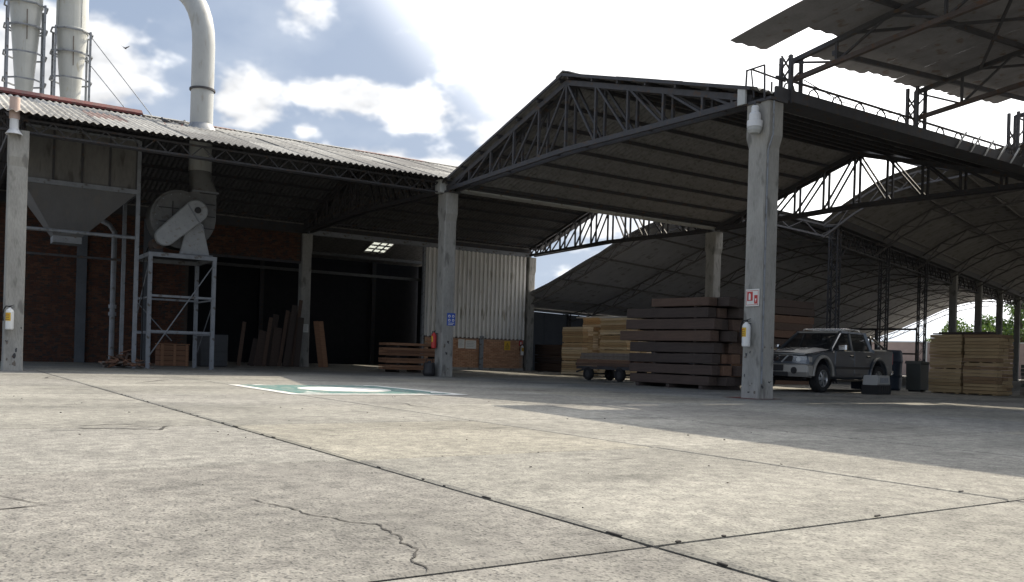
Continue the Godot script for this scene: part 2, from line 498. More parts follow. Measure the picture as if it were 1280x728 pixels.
# the part x0.., y0.. (nx by ny pixels) of a w by h panorama; a whole panorama is filled up with the ground's tone
func sky_patch(shade: Callable, w: int, h: int, x0: int, y0: int, nx: int, ny: int) -> Image:
	var rows := h if nx == w else ny
	var data := PackedFloat32Array()
	data.resize(nx * rows * 3)
	for y in rows:
		var el := PI * (0.5 - (y0 + y + 0.5) / h)
		for x in nx:
			var i := (y * nx + x) * 3
			if y >= ny:
				data[i] = 0.14; data[i + 1] = 0.135; data[i + 2] = 0.12
				continue
			var c: Color = shade.call(wrapf(TAU * (x0 + x + 0.5) / w, -PI, PI), el)
			data[i] = c.r; data[i + 1] = c.g; data[i + 2] = c.b
	return Image.create_from_data(nx, rows, false, Image.FORMAT_RGBF, data.to_byte_array())

# ---------------------------------------------------------------- building blocks of the sheds
# one corrugated sheet, lying along X (width) and falling along +Z (length)
func wave_sheet(waves: int, length: float, pitch := 0.177, amp := 0.026, steps := 6) -> ArrayMesh:
	var key := "%d %.3f %.3f %.3f" % [waves, length, pitch, amp]
	if not sheet_cache.has(key):
		var m := ArrayMesh.new()
		for face in 2:   # the weathered top, and 7 mm below it the underside
			var st := begin(true)
			var n := waves * steps
			for k in n:
				var x0 := pitch * k / steps
				var x1 := pitch * (k + 1) / steps
				var y0 := amp * cos(TAU * k / steps) - 0.007 * face
				var y1 := amp * cos(TAU * (k + 1) / steps) - 0.007 * face
				if face == 0: quad(st, Vector3(x0, y0, 0), Vector3(x0, y0, length), Vector3(x1, y1, length), Vector3(x1, y1, 0))
				else: quad(st, Vector3(x0, y0, 0), Vector3(x1, y1, 0), Vector3(x1, y1, length), Vector3(x0, y0, length))
			st.generate_normals()
			st.commit(m)
		sheet_cache[key] = m
	return sheet_cache[key]

# one slope: ridge along X at (x0.., ridge_y, ridge_z), falling in direction dz (+1 or -1)
func roof_slope(parent: Node, x0: float, columns: int, ridge_y: float, ridge_z: float, dz: float, run: float, rows: int, under: Material, red_until := -1000.0) -> void:
	var ang := atan(SLOPE)
	var step := run / rows
	var length := (step + 0.16) / cos(ang)
	var m := wave_sheet(6, length, 0.1785)
	for r in rows:
		for k in columns:
			var s := MeshInstance3D.new()
			s.name = "roof_sheet"
			s.mesh = m
			var x := x0 + k * 1.062
			var tone := rng.randf()
			var pick := "fibre0" if tone < 0.45 else ("fibre1" if tone < 0.75 else "fibre2")
			if x < red_until and rng.randf() < 0.22 or rng.randf() < 0.03: pick = "fibre3"
			s.set_surface_override_material(0, M[pick])
			s.set_surface_override_material(1, under)
			var b := Basis(Vector3.RIGHT, ang + 0.002)
			if dz < 0.0: b = Basis(Vector3.UP, PI) * b
			var z := ridge_z + dz * (0.02 + r * step)
			var jig := rng.randf_range(-0.012, 0.012)
			s.transform = Transform3D(b, Vector3(x + (1.062 if dz < 0.0 else 0.0), ridge_y - SLOPE * (0.02 + r * step) + 0.004 * (rows - r) + jig * 0.1, z + dz * jig * 2.0))
			parent.add_child(s, true)

# a gable truss in a plane x = const, of two skins, spanning z_a (nearer) to z_b
func gable_truss(parent: Node, x: float, z_a: float, z_b: float, mat: Material, ridge := RIDGE, gap := 0.15) -> void:
	var t := group_node("roof_truss", parent)
	var mid := (z_a + z_b) * 0.5
	var half := absf(z_a - z_b) * 0.5 - 0.2
	var offs := [0.0, 1.22, 2.44, 3.66, 4.88, 5.72]
	for s in [-gap, gap]:
		var xx: float = x + s
		var low := func(d: float) -> Vector3: return Vector3(xx, 5.98 + 0.14 * (1.0 - absf(d) / half), mid + d)
		var high := func(d: float) -> Vector3: return Vector3(xx, ridge - 0.20 - SLOPE * absf(d), mid + d)
		part("bottom_chord", bar(low.call(-half), low.call(0), 0.075, 0.12), mat, t)
		part("bottom_chord", bar(low.call(0), low.call(half), 0.075, 0.12), mat, t)
		part("top_chord", bar(high.call(-half), high.call(0), 0.08, 0.13), mat, t)
		part("top_chord", bar(high.call(0), high.call(half), 0.08, 0.13), mat, t)
		for side in [-1.0, 1.0]:
			for k in offs.size():
				if k > 0 or side > 0.0: part("post", bar(low.call(side * offs[k]), high.call(side * offs[k]), 0.06, 0.07, Vector3.RIGHT), mat, t)
				if k > 0: part("brace", bar(high.call(side * offs[k - 1]), low.call(side * offs[k]), 0.05, 0.06, Vector3.RIGHT), mat, t)
			part("brace", bar(high.call(side * offs[5]), low.call(side * half * 0.99), 0.05, 0.06, Vector3.RIGHT), mat, t)
	for side in [-1.0, 1.0]:
		for d in [0.6, 3.0, 5.3]:
			part("tie", bar(Vector3(x - gap, 6.0 + 0.14 * (1.0 - d / half), mid + side * d), Vector3(x + gap, 6.0 + 0.14 * (1.0 - d / half), mid + side * d), 0.05), mat, t)

func purlins(parent: Node, x0: float, x1: float, ridge_y: float, ridge_z: float, dz: float, run: float, count: int) -> void:
	for k in count:
		var d := 0.18 + (run - 0.36) * k / (count - 1)
		var y := ridge_y - SLOPE * d - 0.075
		part("purlin", bar(Vector3(x0, y, ridge_z + dz * d), Vector3(x1, y, ridge_z + dz * d), 0.055, 0.10), M.steel_dark, parent)

func lattice_beam(called: String, parent: Node, a: Vector3, b: Vector3, depth: float, pitch: float, mat: Material, chord := 0.06, lace := 0.03) -> Node3D:
	var t := group_node(called, parent)
	var dn := Vector3.DOWN * depth
	part("chord", bar(a, b, chord), mat, t)
	part("chord", bar(a + dn, b + dn, chord), mat, t)
	var n := int(round(a.distance_to(b) / pitch))
	for k in n:
		var p := a.lerp(b, float(k) / n)
		var q := a.lerp(b, (k + 0.5) / n)
		var r := a.lerp(b, float(k + 1) / n)
		part("lacing", bar(p, q + dn, lace, lace), mat, t)
		part("lacing", bar(q + dn, r, lace, lace), mat, t)
	return t

func column_mesh(height: float, sx := 0.42, sz := 0.45, head := 0.065) -> ArrayMesh:
	var st := begin()
	var y_neck := height - 0.88
	var y_head := height - 0.66
	var prev := []
	var rows := [[0.0, 1.06, 1.06], [0.5, 1.02, 1.02], [y_neck, 1.0, 1.0], [y_head, 1.0 + 0.25 * head / sx, 1.0 + 2.0 * head / sz], [height, 1.0 + 0.25 * head / sx, 1.0 + 2.0 * head / sz]]
	var c := 0.025
	for r in rows:
		var x: float = sx * 0.5 * r[1]
		var z: float = sz * 0.5 * r[2]
		var y: float = r[0]
		var ring := [Vector3(-x + c, y, z), Vector3(x - c, y, z), Vector3(x, y, z - c), Vector3(x, y, -z + c), Vector3(x - c, y, -z), Vector3(-x + c, y, -z), Vector3(-x, y, -z + c), Vector3(-x, y, z - c)]
		if prev:
			for k in 8: quad(st, prev[k], prev[(k + 1) % 8], ring[(k + 1) % 8], ring[k])
		prev = ring
	for k in range(1, 7): tri(st, prev[0], prev[k], prev[k + 1])
	return done(st)

func brick_courses(parent: Node, x0: float, x1: float, y0: float, y1: float, z: float, kind := "brick") -> void:
	var bm := box(Vector3(0.235, 0.062, 0.03))
	for tone in 3:
		var spots := []
		var row := 0
		var y := y0 + 0.036
		var local := RandomNumberGenerator.new()
		local.seed = 900
		while y < y1:
			var x := x0 + 0.12 + (0.125 if row % 2 else 0.0)
			while x < x1 - 0.1:
				var pick := local.randi() % 3
				var dz := local.randf_range(-0.003, 0.004)
				if pick == tone: spots.append(Vector3(x, y, z + 0.002 + dz))
				x += 0.25
			y += 0.075
			row += 1
		var mm := MultiMesh.new()
		mm.transform_format = MultiMesh.TRANSFORM_3D
		mm.mesh = bm
		mm.instance_count = spots.size()
		for k in spots.size(): mm.set_instance_transform(k, Transform3D(Basis(), spots[k]))
		var o := MultiMeshInstance3D.new()
		o.name = "brick_courses"
		o.multimesh = mm
		o.material_override = M["%s%d" % [kind, tone]]
		o.set_meta("kind", "stuff")
		parent.add_child(o, true)

# ---------------------------------------------------------------- the yard
func build_ground() -> void:
	var ground := MeshInstance3D.new()
	ground.name = "ground"
	var st := begin()
	# one sheet to the horizon; it lies a little below the slabs, which are laid on it
	quad(st, Vector3(-900, -0.03, 900), Vector3(900, -0.03, 900), Vector3(900, -0.03, -900), Vector3(-900, -0.03, -900))
	ground.mesh = done(st)
	ground.material_override = M.slab1
	ground.set_meta("kind", "structure")
	add_child(ground)
	var xs := []
	for k in 15: xs.append(-16.64 + 2.555 * k)
	for i in 14:
		for j in 17:
			var x0: float = xs[i]
			var x1: float = xs[i + 1]
			var z1 := 12.29 - 2.77 * j
			var z0 := z1 - 2.77
			var wide_l := 0.016 if i == 2 else 0.008
			var wide_r := 0.016 if i == 1 else 0.008
			var st2 := begin()
			var lift := rng.randf_range(-0.001, 0.001)
			var c := 0.022 if i == 1 or i == 2 else 0.013
			var near_far := 0.016 if j == 0 else 0.009
			var far_far := 0.014 if j == 1 else 0.009
			var a := [x0 + wide_l, z0 + near_far, x1 - wide_r, z1 - far_far]
			var tilt := [rng.randf_range(-0.001, 0.001), rng.randf_range(-0.001, 0.001), rng.randf_range(-0.001, 0.001), rng.randf_range(-0.001, 0.001)]
			var top := [Vector3(a[0] + c, lift + tilt[0], a[3] - c), Vector3(a[2] - c, lift + tilt[1], a[3] - c), Vector3(a[2] - c, lift + tilt[2], a[1] + c), Vector3(a[0] + c, lift + tilt[3], a[1] + c)]
			var rim := [Vector3(a[0], lift - 0.009, a[3]), Vector3(a[2], lift - 0.009, a[3]), Vector3(a[2], lift - 0.009, a[1]), Vector3(a[0], lift - 0.009, a[1])]
			quad(st2, top[0], top[1], top[2], top[3])
			for k in 4:
				var n := (k + 1) % 4
				quad(st2, rim[k], rim[n], top[n], top[k])
				var d := Vector3(0, -0.03, 0)
				quad(st2, rim[k] + d, rim[n] + d, rim[n], rim[k])
			var tone := rng.randi() % 3 if rng.randf() < 0.8 else 3
			if j == 1 and i <= 1: tone = 4
			if j == 0: tone = 4 if i % 2 else 3
			part("slab", done(st2), M["slab%d" % tone], ground)
	# dirt lying in the joints that open on the near apron
	for k in 15: part("joint_dirt", bar(Vector3(xs[k], -0.026, 12.2), Vector3(xs[k], -0.026, -34), 0.028, 0.012), M.joint_dirt, ground)
	for j in 18: part("joint_dirt", bar(Vector3(-16.6, -0.026, 12.29 - 2.77 * j), Vector3(19, -0.026, 12.29 - 2.77 * j), 0.014, 0.012), M.joint_dirt, ground)
	for k in 34:
		var on_long := rng.randf() < 0.85
		var q := pow(rng.randf(), 0.7)
		var at := Vector3(xs[2] + rng.randf_range(-0.012, 0.012), 0.001, lerpf(-3.0, 10.0, q)) if on_long else Vector3(lerpf(-13.0, -7.5, q), 0.001, 9.52 + rng.randf_range(-0.01, 0.01))
		var cl := begin()
		var long := rng.randf_range(0.015, 0.05) * (2.2 if rng.randf() < 0.2 else 1.0)
		var wide := rng.randf_range(0.006, 0.015)
		add_chamfer(cl, at, Vector3(wide, 0.008, long) if on_long else Vector3(long, 0.008, wide), 0.0025, Basis(Vector3.UP, rng.randf_range(-0.15, 0.15)))
		part("joint_clot", done(cl), M.joint_dirt, ground)
	# cracks
	crack(ground, [Vector2(-12.56, 7.95), Vector2(-12.52, 8.12), Vector2(-12.47, 8.26), Vector2(-12.46, 8.42), Vector2(-12.40, 8.54), Vector2(-12.37, 8.66), Vector2(-12.29, 8.74), Vector2(-12.31, 8.86), Vector2(-12.31, 9.0), Vector2(-12.36, 9.10), Vector2(-12.35, 9.22), Vector2(-12.44, 9.34), Vector2(-12.46, 9.50)], 0.010)
	crack(ground, [Vector2(-13.0, 7.5), Vector2(-12.86, 7.62), Vector2(-12.7, 7.78), Vector2(-12.56, 7.95)], 0.006)
	crack(ground, [Vector2(-12.89, 4.02), Vector2(-12.6, 4.12), Vector2(-12.4, 4.2), Vector2(-12.2, 4.34), Vector2(-12.12, 4.1), Vector2(-12.02, 3.97)], 0.035)
	crack(ground, [Vector2(-12.85, 3.9), Vector2(-12.5, 3.72), Vector2(-12.2, 3.85)], 0.02)
	crack(ground, [Vector2(-13.56, 7.36), Vector2(-13.36, 7.78)], 0.012)
	crack(ground, [Vector2(-13.6, 7.86), Vector2(-13.36, 7.78)], 0.02)
	crack(ground, [Vector2(-8.4, 0.5), Vector2(-8.3, 1.0), Vector2(-8.45, 1.5), Vector2(-8.35, 2.2)], 0.02)
	crack(ground, [Vector2(-10.2, 7.2), Vector2(-9.9, 7.35), Vector2(-9.6, 7.3)], 0.01)
	crack(ground, [Vector2(-11.45, -6.4), Vector2(-11.9, -7.5), Vector2(-11.7, -8.6)], 0.05)
	crack(ground, [Vector2(-10.6, -5.5), Vector2(-9.6, -7.5), Vector2(-8.4, -8.2)], 0.04)
	# small stones and chips of wood scattered on the apron
	for k in 70:
		var x := rng.randf_range(-13.4, -6.0)
		var z := rng.randf_range(-2.0, 9.4)
		var s := rng.randf_range(0.004, 0.011)
		var st3 := begin()
		add_box(st3, Vector3(x, s * 0.3, z), Vector3(s * rng.randf_range(0.8, 2.4), s * 0.6, s), Basis(Vector3.UP, rng.randf() * TAU) * Basis(Vector3.RIGHT, 0.2))
		part("pebble", done(st3), M.crack_dark if rng.randf() < 0.6 else M.grey_board, ground)

func crack(parent: Node, pts: Array, w: float) -> void:
	var st := begin()
	var fine := []
	for k in pts.size() - 1:
		for s in 4:
			var p: Vector2 = (pts[k] as Vector2).lerp(pts[k + 1], s / 4.0)
			if s > 0: p += Vector2(rng.randf_range(-1, 1), rng.randf_range(-1, 1)) * minf(0.022, w * 0.9)
			fine.append(p)
	fine.append(pts[-1])
	var left := []
	var right := []
	for k in fine.size():
		var d: Vector2 = (fine[mini(k + 1, fine.size() - 1)] - fine[maxi(k - 1, 0)]).normalized()
		var h := w * 0.5 * rng.randf_range(0.35, 1.2) * minf(1.0, 0.25 + minf(k, fine.size() - 1 - k) * 0.4)
		left.append(fine[k] + Vector2(-d.y, d.x) * h)
		right.append(fine[k] - Vector2(-d.y, d.x) * h)
	for k in fine.size() - 1:
		var y := 0.0032
		quad(st, Vector3(left[k].x, y, left[k].y), Vector3(left[k + 1].x, y, left[k + 1].y), Vector3(right[k + 1].x, y, right[k + 1].y), Vector3(right[k].x, y, right[k].y))
	part("crack", done(st), M.crack_dark, parent)

func ground_sheet(outline: Array, y: float) -> ArrayMesh:   # outline in X, Z
	var o := []
	for p in outline: o.append(Vector2(p.x, -p.y))
	return plate(o, 0.0, 0.002, 0.0, Transform3D(Basis(Vector3.RIGHT, -PI / 2), Vector3(0, y, 0)))

func build_marking() -> void:
	var t := thing("ground_marking", "faded teal square painted on the concrete with white border and white oval", "marking", Vector3(-7.53, 0, -3.05))
	var at := Vector3(7.53, 0, 3.05)
	part("border", ground_sheet([Vector2(-9.05, -4.98), Vector2(-9.1, -1.3), Vector2(-5.95, -1.25), Vector2(-6.0, -4.95)], 0.0055), M.line_white, t, at)
	part("field", ground_sheet([Vector2(-8.86, -4.86), Vector2(-8.9, -1.56), Vector2(-6.15, -1.5), Vector2(-6.2, -4.82)], 0.0095), M.teal_paint, t, at)
	var oval := []
	for k in 28: oval.append(Vector2(-7.5, -3.05) + Vector2(cos(TAU * k / 28) * 0.82, sin(TAU * k / 28) * 0.95))
	part("oval", ground_sheet(oval, 0.0135), M.line_white, t, at)
	for s in [[-8.75, -1.75], [-6.45, -1.72], [-6.45, -4.6], [-8.7, -4.65]]:
		part("corner_mark", ground_sheet([Vector2(s[0], s[1]), Vector2(s[0] + 0.35, s[1]), Vector2(s[0] + 0.18, s[1] - 0.3)], 0.0135), M.line_white, t, at)
	var r := part("red_floor_patch", ground_sheet([Vector2(-0.42, -0.5), Vector2(-0.45, 0.32), Vector2(0.36, 0.34), Vector2(0.4, -0.52)], 0.0055), M.red_stain, self)
	r.name = numbered("red_floor_patch")
	tag(r, "dull red paint on the floor round the foot of the near concrete column", "marking")
	for p in [[-4.3, -1.2, 0.7], [1.8, 2.2, 1.3], [5.2, -0.9, 1.2], [-0.6, -6.5, 1.4]]:
		pass

func build_left_shed() -> void:
	var s := thing("gabled_shed", "long open-fronted shed on the left with weathered corrugated roof and dark brick back wall", "shed", Vector3(0, 0, -SU * 1.5))
	var o := group_node("roof", s, Vector3(0, 0, SU * 1.5))
	# everything below is written in world coordinates inside a child that undoes the base offset
	var ridge_z := -SU * 1.5
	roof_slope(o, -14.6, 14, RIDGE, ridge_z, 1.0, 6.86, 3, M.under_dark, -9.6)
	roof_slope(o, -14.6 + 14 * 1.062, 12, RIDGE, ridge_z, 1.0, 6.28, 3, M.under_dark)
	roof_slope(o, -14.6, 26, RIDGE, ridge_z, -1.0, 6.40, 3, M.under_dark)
	purlins(o, -14.5, 12.3, RIDGE, ridge_z, 1.0, 6.3, 7)
	purlins(o, -14.5, 12.3, RIDGE, ridge_z, -1.0, 6.3, 7)
	var cap := begin()
	for q in [[-14.6, -8.15, 0.10]]:
		add_plate(cap, [Vector2(-0.34, -0.06), Vector2(0, 0.045), Vector2(0.34, -0.06), Vector2(0.34, 0.01), Vector2(0.12, 0.16), Vector2(-0.12, 0.16), Vector2(-0.34, 0.01)], q[0], q[1], 0.0, Transform3D(Basis(Vector3.UP, PI / 2), Vector3(0, RIDGE + 0.01, ridge_z)))
	part("ridge_cap", done(cap), M.red_cap, o)
	for k in 14:
		var cm := begin()
		var x := -8.1 + k * 1.5
		add_plate(cm, [Vector2(-0.26, -0.055), Vector2(0, 0.03), Vector2(0.26, -0.055), Vector2(0.26, -0.035), Vector2(0, 0.055), Vector2(-0.26, -0.035)], x, x + 1.46, 0.0, Transform3D(Basis(Vector3.UP, PI / 2), Vector3(0, RIDGE + 0.025, ridge_z)))
		part("ridge_tile", done(cm), M.fibre3 if k in [1, 5, 6, 9] else M.fibre0, o)
	for x in [-SV, 0.0, SV]: gable_truss(s, x, SU * 0.5, -SU * 0.5, M.steel_dark)
	lattice_beam("eave_beam", s, Vector3(-14.4, 6.2, SU * 0.5), Vector3(-0.4, 6.2, SU * 0.5), 0.3, 0.62, M.steel_dark, 0.05, 0.03)
	part("eave_rail", bar(Vector3(-14.4, 6.0, SU * 0.5 - 0.7), Vector3(-0.4, 6.0, SU * 0.5 - 0.7), 0.05, 0.05), M.steel_dark, s)
	# columns
	var cm2 := column_mesh(5.87)
	part("column", cm2, M.column, s, Vector3(-SV, 0, SU * 0.5)).set_meta("label", "column carrying a white extinguisher and a white lamp")
	part("column", cm2, M.column, s, Vector3(0, 0, -SU * 0.5))
	part("column", cm2, M.column, s, Vector3(SV, 0, -SU * 0.5))
	part("column", cm2, M.column, s, Vector3(-SV, 0, -SU * 0.5))
	# back wall: brick on the left, a lintel band of brick, the big doorway, ribbed sheet over brick on the right
	var z := -SU * 0.5
	var w := part("back_wall", box(Vector3(7.6, 5.9, 0.22), Vector3(-12.2 + 3.4, 2.95, 0)), M.shaded_mortar, s, Vector3(0, 0, z))
	part("lintel_wall", box(Vector3(5.0, 1.25, 0.22), Vector3(-2.66, 5.27, 0)), M.shaded_mortar, s, Vector3(0, 0, z))
	brick_courses(w, -12.5, -5.05, 0.0, 5.85, 0.118, "shaded_brick")
	brick_courses(w, -5.05, -0.3, 4.66, 5.85, 0.118, "shaded_brick")
	for x in [-9.0, -6.6]: part("wall_pillar", box(Vector3(0.35, 5.8, 0.12), Vector3(x, 2.9, z + 0.19)), M.render_dark, s)
	part("eave_board", box(Vector3(26.6, 0.62, 0.1), Vector3(-1.1, 6.24, z - 0.12)), M.steel_dark, s)
	part("lintel", box(Vector3(12.0, 0.22, 0.2), Vector3(6.1, 5.98, z + 0.02)), M.steel_grey, s)
	part("lintel", box(Vector3(4.7, 0.1, 0.26), Vector3(-2.6, 4.6, z + 0.0)), M.steel_dark, s)
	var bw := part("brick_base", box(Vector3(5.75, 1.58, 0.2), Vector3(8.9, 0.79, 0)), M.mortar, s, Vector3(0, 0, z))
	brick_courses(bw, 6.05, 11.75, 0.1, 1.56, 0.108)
	part("skirting", box(Vector3(5.76, 0.12, 0.05), Vector3(8.9, 0.06, z + 0.13)), M.column, s)
	part("wall_post", box(Vector3(0.22, 1.7, 0.14), Vector3(9.2, 0.85, z + 0.13)), M.steel_grey, s)
	for k in 6:
		var x0 := 6.0 + k * 0.965
		var prof := []
		for j in 4:
			var b := x0 + j * 0.241
			prof.append_array([Vector2(b, 0.0), Vector2(b + 0.11, 0.0), Vector2(b + 0.125, 0.11), Vector2(b + 0.225, 0.11)])
		prof.append(Vector2(x0 + 0.966, 0.0))
		var st := begin()
		for j in prof.size() - 1:
			quad(st, Vector3(prof[j].x, 1.58, prof[j].y), Vector3(prof[j + 1].x, 1.58, prof[j + 1].y), Vector3(prof[j + 1].x, 5.88, prof[j + 1].y), Vector3(prof[j].x, 5.88, prof[j].y))
		part("wall_panel", done(st), M.wall_rib, s, Vector3(0, 0, z + 0.05 + 0.004 * (k % 2)))
	part("door_jamb", box(Vector3(0.12, 5.87, 0.16), Vector3(5.92, 2.93, z + 0.03)), M.steel_grey, s)
	part("sill_flashing", box(Vector3(5.8, 0.05, 0.13), Vector3(8.9, 1.59, z + 0.08)), M.steel_rust, s)

func build_store() -> void:
	# the closed hall behind the big doorway
	var s := thing("storage_hall", "dark closed storage hall seen through the wide doorway of the left shed", "building", Vector3(-2, 0, -SU * 2.5))
	part("wall", box(Vector3(29, 6.5, 0.2), Vector3(0, 3.05, -6.4)), M.hall_shade, s)
	part("wall", box(Vector3(0.2, 6.5, 12.6), Vector3(-14.4, 3.05, 0)), M.hall_shade, s)
	part("wall", box(Vector3(0.2, 6.5, 12.4), Vector3(14.2, 3.05, 0.1)), M.hall_shade, s)
	part("wall", box(Vector3(2.2, 6.0, 0.2), Vector3(-13.3, 3.0, SU * 0.5 + 0.0)), M.hall_shade, s)
	var tilt := Basis(Vector3.RIGHT, atan(SLOPE))
	var back := Basis(Vector3.RIGHT, -atan(SLOPE))
	part("roof", box(Vector3(29, 0.05, 6.7)), M.fibre2, s).transform = Transform3D(back.inverse(), Vector3(0, 7.28, 3.2))
	for q in [[-3.0, 6.2], [0.2, 7.9], [2.6, 7.2], [-5.5, 5.4]]: part("rafter", bar(Vector3(-14, q[1], q[0]), Vector3(14, q[1], q[0]), 0.12, 0.16), M.fan_paint, s)
	for x in [-3.0, 4.0, 11.0]: part("post", box(Vector3(0.25, 6.4, 0.25), Vector3(x, 3.1, -6.1)), M.steel_dark, s)
	# the far slope is left open for one translucent sheet
	for r in [[-14.5, 9.75], [11.05, 14.5]]:
		part("roof", box(Vector3(r[1] - r[0], 0.05, 6.9), Vector3((r[0] + r[1]) * 0.5, 0, 0)), M.fibre2, s).transform = Transform3D(back, Vector3(0, 7.26, -3.25))
	for r in [[-3.45, -1.75], [0.75, 3.45]]:
		part("roof", box(Vector3(1.3, 0.05, r[1] - r[0]), Vector3(10.4, 0, (r[0] + r[1]) * 0.5)), M.fibre2, s).transform = Transform3D(back, Vector3(0, 7.26, -3.25))
	var k := part("skylight", box(Vector3(1.3, 0.012, 2.5), Vector3(10.4, 0.03, -0.5)), M.skylight_pane, s)
	k.transform = Transform3D(back, Vector3(0, 7.26, -3.25))
	for j in 5: part("skylight_bar", box(Vector3(1.3, 0.06, 0.07), Vector3(10.4, -0.05, -1.55 + j * 0.52)), M.steel_dark, s).transform = Transform3D(back, Vector3(0, 7.26, -3.25))
	for j in 2: part("skylight_bar", box(Vector3(0.05, 0.06, 2.5), Vector3(10.2 + j * 0.45, -0.05, -0.5)), M.steel_dark, s).transform = Transform3D(back, Vector3(0, 7.26, -3.25))

func build_centre_shed() -> void:
	var s := thing("gabled_shed", "open gabled bay between two concrete columns, sheltering the timber piles and the pickup", "shed", Vector3(0, 0, -SU * 0.5))
	var o := group_node("roof", s, Vector3(0, 0, SU * 0.5))
	var ridge_z := -SU * 0.5
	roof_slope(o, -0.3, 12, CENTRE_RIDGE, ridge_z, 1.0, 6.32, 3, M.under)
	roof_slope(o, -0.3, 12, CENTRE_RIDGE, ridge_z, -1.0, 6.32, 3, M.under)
	# the lower part of the near slope runs on past the end truss on its purlins
	var lean := group_node("roof_extension", o)
	roof_slope(lean, -0.3 + 12 * 1.062, 3, CENTRE_RIDGE - SLOPE * 2.1067, ridge_z + 2.1067, 1.0, 4.2133, 2, M.under)
	purlins(o, -0.28, 15.5, CENTRE_RIDGE, ridge_z, 1.0, 6.3, 7)
	purlins(o, -0.28, 12.3, CENTRE_RIDGE, ridge_z, -1.0, 6.3, 7)
	for k in 8:
		var cm := begin()
		var x := -0.32 + k * 1.6
		add_plate(cm, [Vector2(-0.3, -0.065), Vector2(0, 0.03), Vector2(0.3, -0.065), Vector2(0.3, -0.04), Vector2(0, 0.06), Vector2(-0.3, -0.04)], x, x + 1.58, 0.0, Transform3D(Basis(Vector3.UP, PI / 2), Vector3(0, CENTRE_RIDGE + 0.035, ridge_z)))
		part("ridge_tile", done(cm), M.fibre0, o)
	for x in [0.0, SV]: gable_truss(s, x, SU * 0.5, -SU * 0.5, M.steel_dark, CENTRE_RIDGE)
	for side in [-1.0, 1.0]:
		part("rake_trim", bar(Vector3(-0.33, CENTRE_RIDGE - 0.02, 0), Vector3(-0.33, CENTRE_RIDGE - 0.02 - SLOPE * 6.35, side * 6.35), 0.03, 0.07), M.steel_dark, s)
	var cm2 := column_mesh(5.87)
	part("column", cm2, M.column, s, Vector3(0, 0, SU * 0.5)).set_meta("label", "near column with red and white sign, white extinguisher and lamp")
	part("column", cm2, M.column, s, Vector3(0, 0, -SU * 0.5)).set_meta("label", "column with blue sign and red extinguisher")
	part("column", cm2, M.column, s, Vector3(SV, 0, -SU * 0.5))
	part("column", cm2, M.column, s, Vector3(SV, 0, SU * 0.5))
	# valley gutter over the middle row of columns
	part("valley_gutter", box(Vector3(12.3, 0.04, 0.46), Vector3(6.1, 6.03, -SU * 0.5 + 0.02)), M.steel_pale, s)
	part("gutter_side", box(Vector3(12.3, 0.36, 0.02), Vector3(6.1, 6.23, -SU * 0.5 - 0.2)), M.steel_dark, s)
	part("gutter_side", box(Vector3(12.3, 0.08, 0.02), Vector3(6.1, 6.09, -SU * 0.5 + 0.24)), M.steel_dark, s)
	part("rainwater_box", chamfer(Vector3(0.4, 0.42, 0.36), 0.02, Vector3(-0.2, 6.08, -SU * 0.5)), M.steel_pale, s)
	part("bearing_plate", box(Vector3(0.5, 0.06, 0.7), Vector3(0, 5.9, -SU * 0.5)), M.steel_dark, s)
	part("bearing_plate", box(Vector3(0.5, 0.06, 0.7), Vector3(0, 5.9, SU * 0.5)), M.steel_dark, s)
	# deep gutter beam over the near row of columns, with a rail on short hoops
	var g := group_node("gutter_beam", s)
	part("web", box(Vector3(15.6, 0.20, 0.06), Vector3(7.9, 6.13, SU * 0.5 + 0.16)), M.steel_dark, g)
	part("web", box(Vector3(15.6, 0.12, 0.06), Vector3(7.9, 6.09, SU * 0.5 - 0.22)), M.steel_dark, g)
	part("flange", box(Vector3(15.6, 0.04, 0.5), Vector3(7.9, 6.01, SU * 0.5 - 0.05)), M.steel_dark, g)
	part("rail", bar(Vector3(0.3, 6.5, SU * 0.5), Vector3(12.6, 6.42, SU * 0.5), 0.04), M.steel_dark, g)
	for k in 16:
		var x := 0.5 + k * 0.78
		part("hoop", tube([Vector3(x, 6.24, SU * 0.5), Vector3(x + 0.08, 6.40, SU * 0.5), Vector3(x + 0.2, 6.46, SU * 0.5), Vector3(x + 0.32, 6.40, SU * 0.5), Vector3(x + 0.4, 6.24, SU * 0.5)], 0.018, 5), M.steel_dark, g)
	for k in 6:
		var x := 6.9 + k * 0.62
		part("bracket", bar(Vector3(x, 6.42, SU * 0.5 + 0.22), Vector3(x - 0.42, 5.98, SU * 0.5 + 0.22), 0.032), M.steel_pale, g)
	# small ladder-like head frame on the near column
	var h := group_node("head_frame", s)
	for q in [-0.28, 0.22]:
		part("upright", bar(Vector3(-0.28, 5.9, SU * 0.5 + q), Vector3(-0.28, 6.56, SU * 0.5 + q * 0.9), 0.028), M.steel_dark, h)
		part("upright", bar(Vector3(0.5, 5.95, SU * 0.5 + q), Vector3(0.5, 6.5, SU * 0.5 + q), 0.028), M.steel_dark, h)
	part("crossbar", bar(Vector3(-0.28, 6.56, SU * 0.5 - 0.27), Vector3(-0.28, 6.56, SU * 0.5 + 0.2), 0.028), M.steel_dark, h)
	part("crossbar", bar(Vector3(-0.28, 6.54, SU * 0.5 - 0.1), Vector3(0.7, 6.5, SU * 0.5 - 0.1), 0.028), M.steel_dark, h)
	part("crossbar", bar(Vector3(-0.28, 5.98, SU * 0.5 - 0.05), Vector3(-0.1, 6.62, SU * 0.5 - 0.3), 0.025), M.steel_dark, h)
	part("splice_plate", box(Vector3(0.05, 0.34, 0.2), Vector3(-0.3, 6.06, SU * 0.5 - 0.34)), M.steel_pale, h)

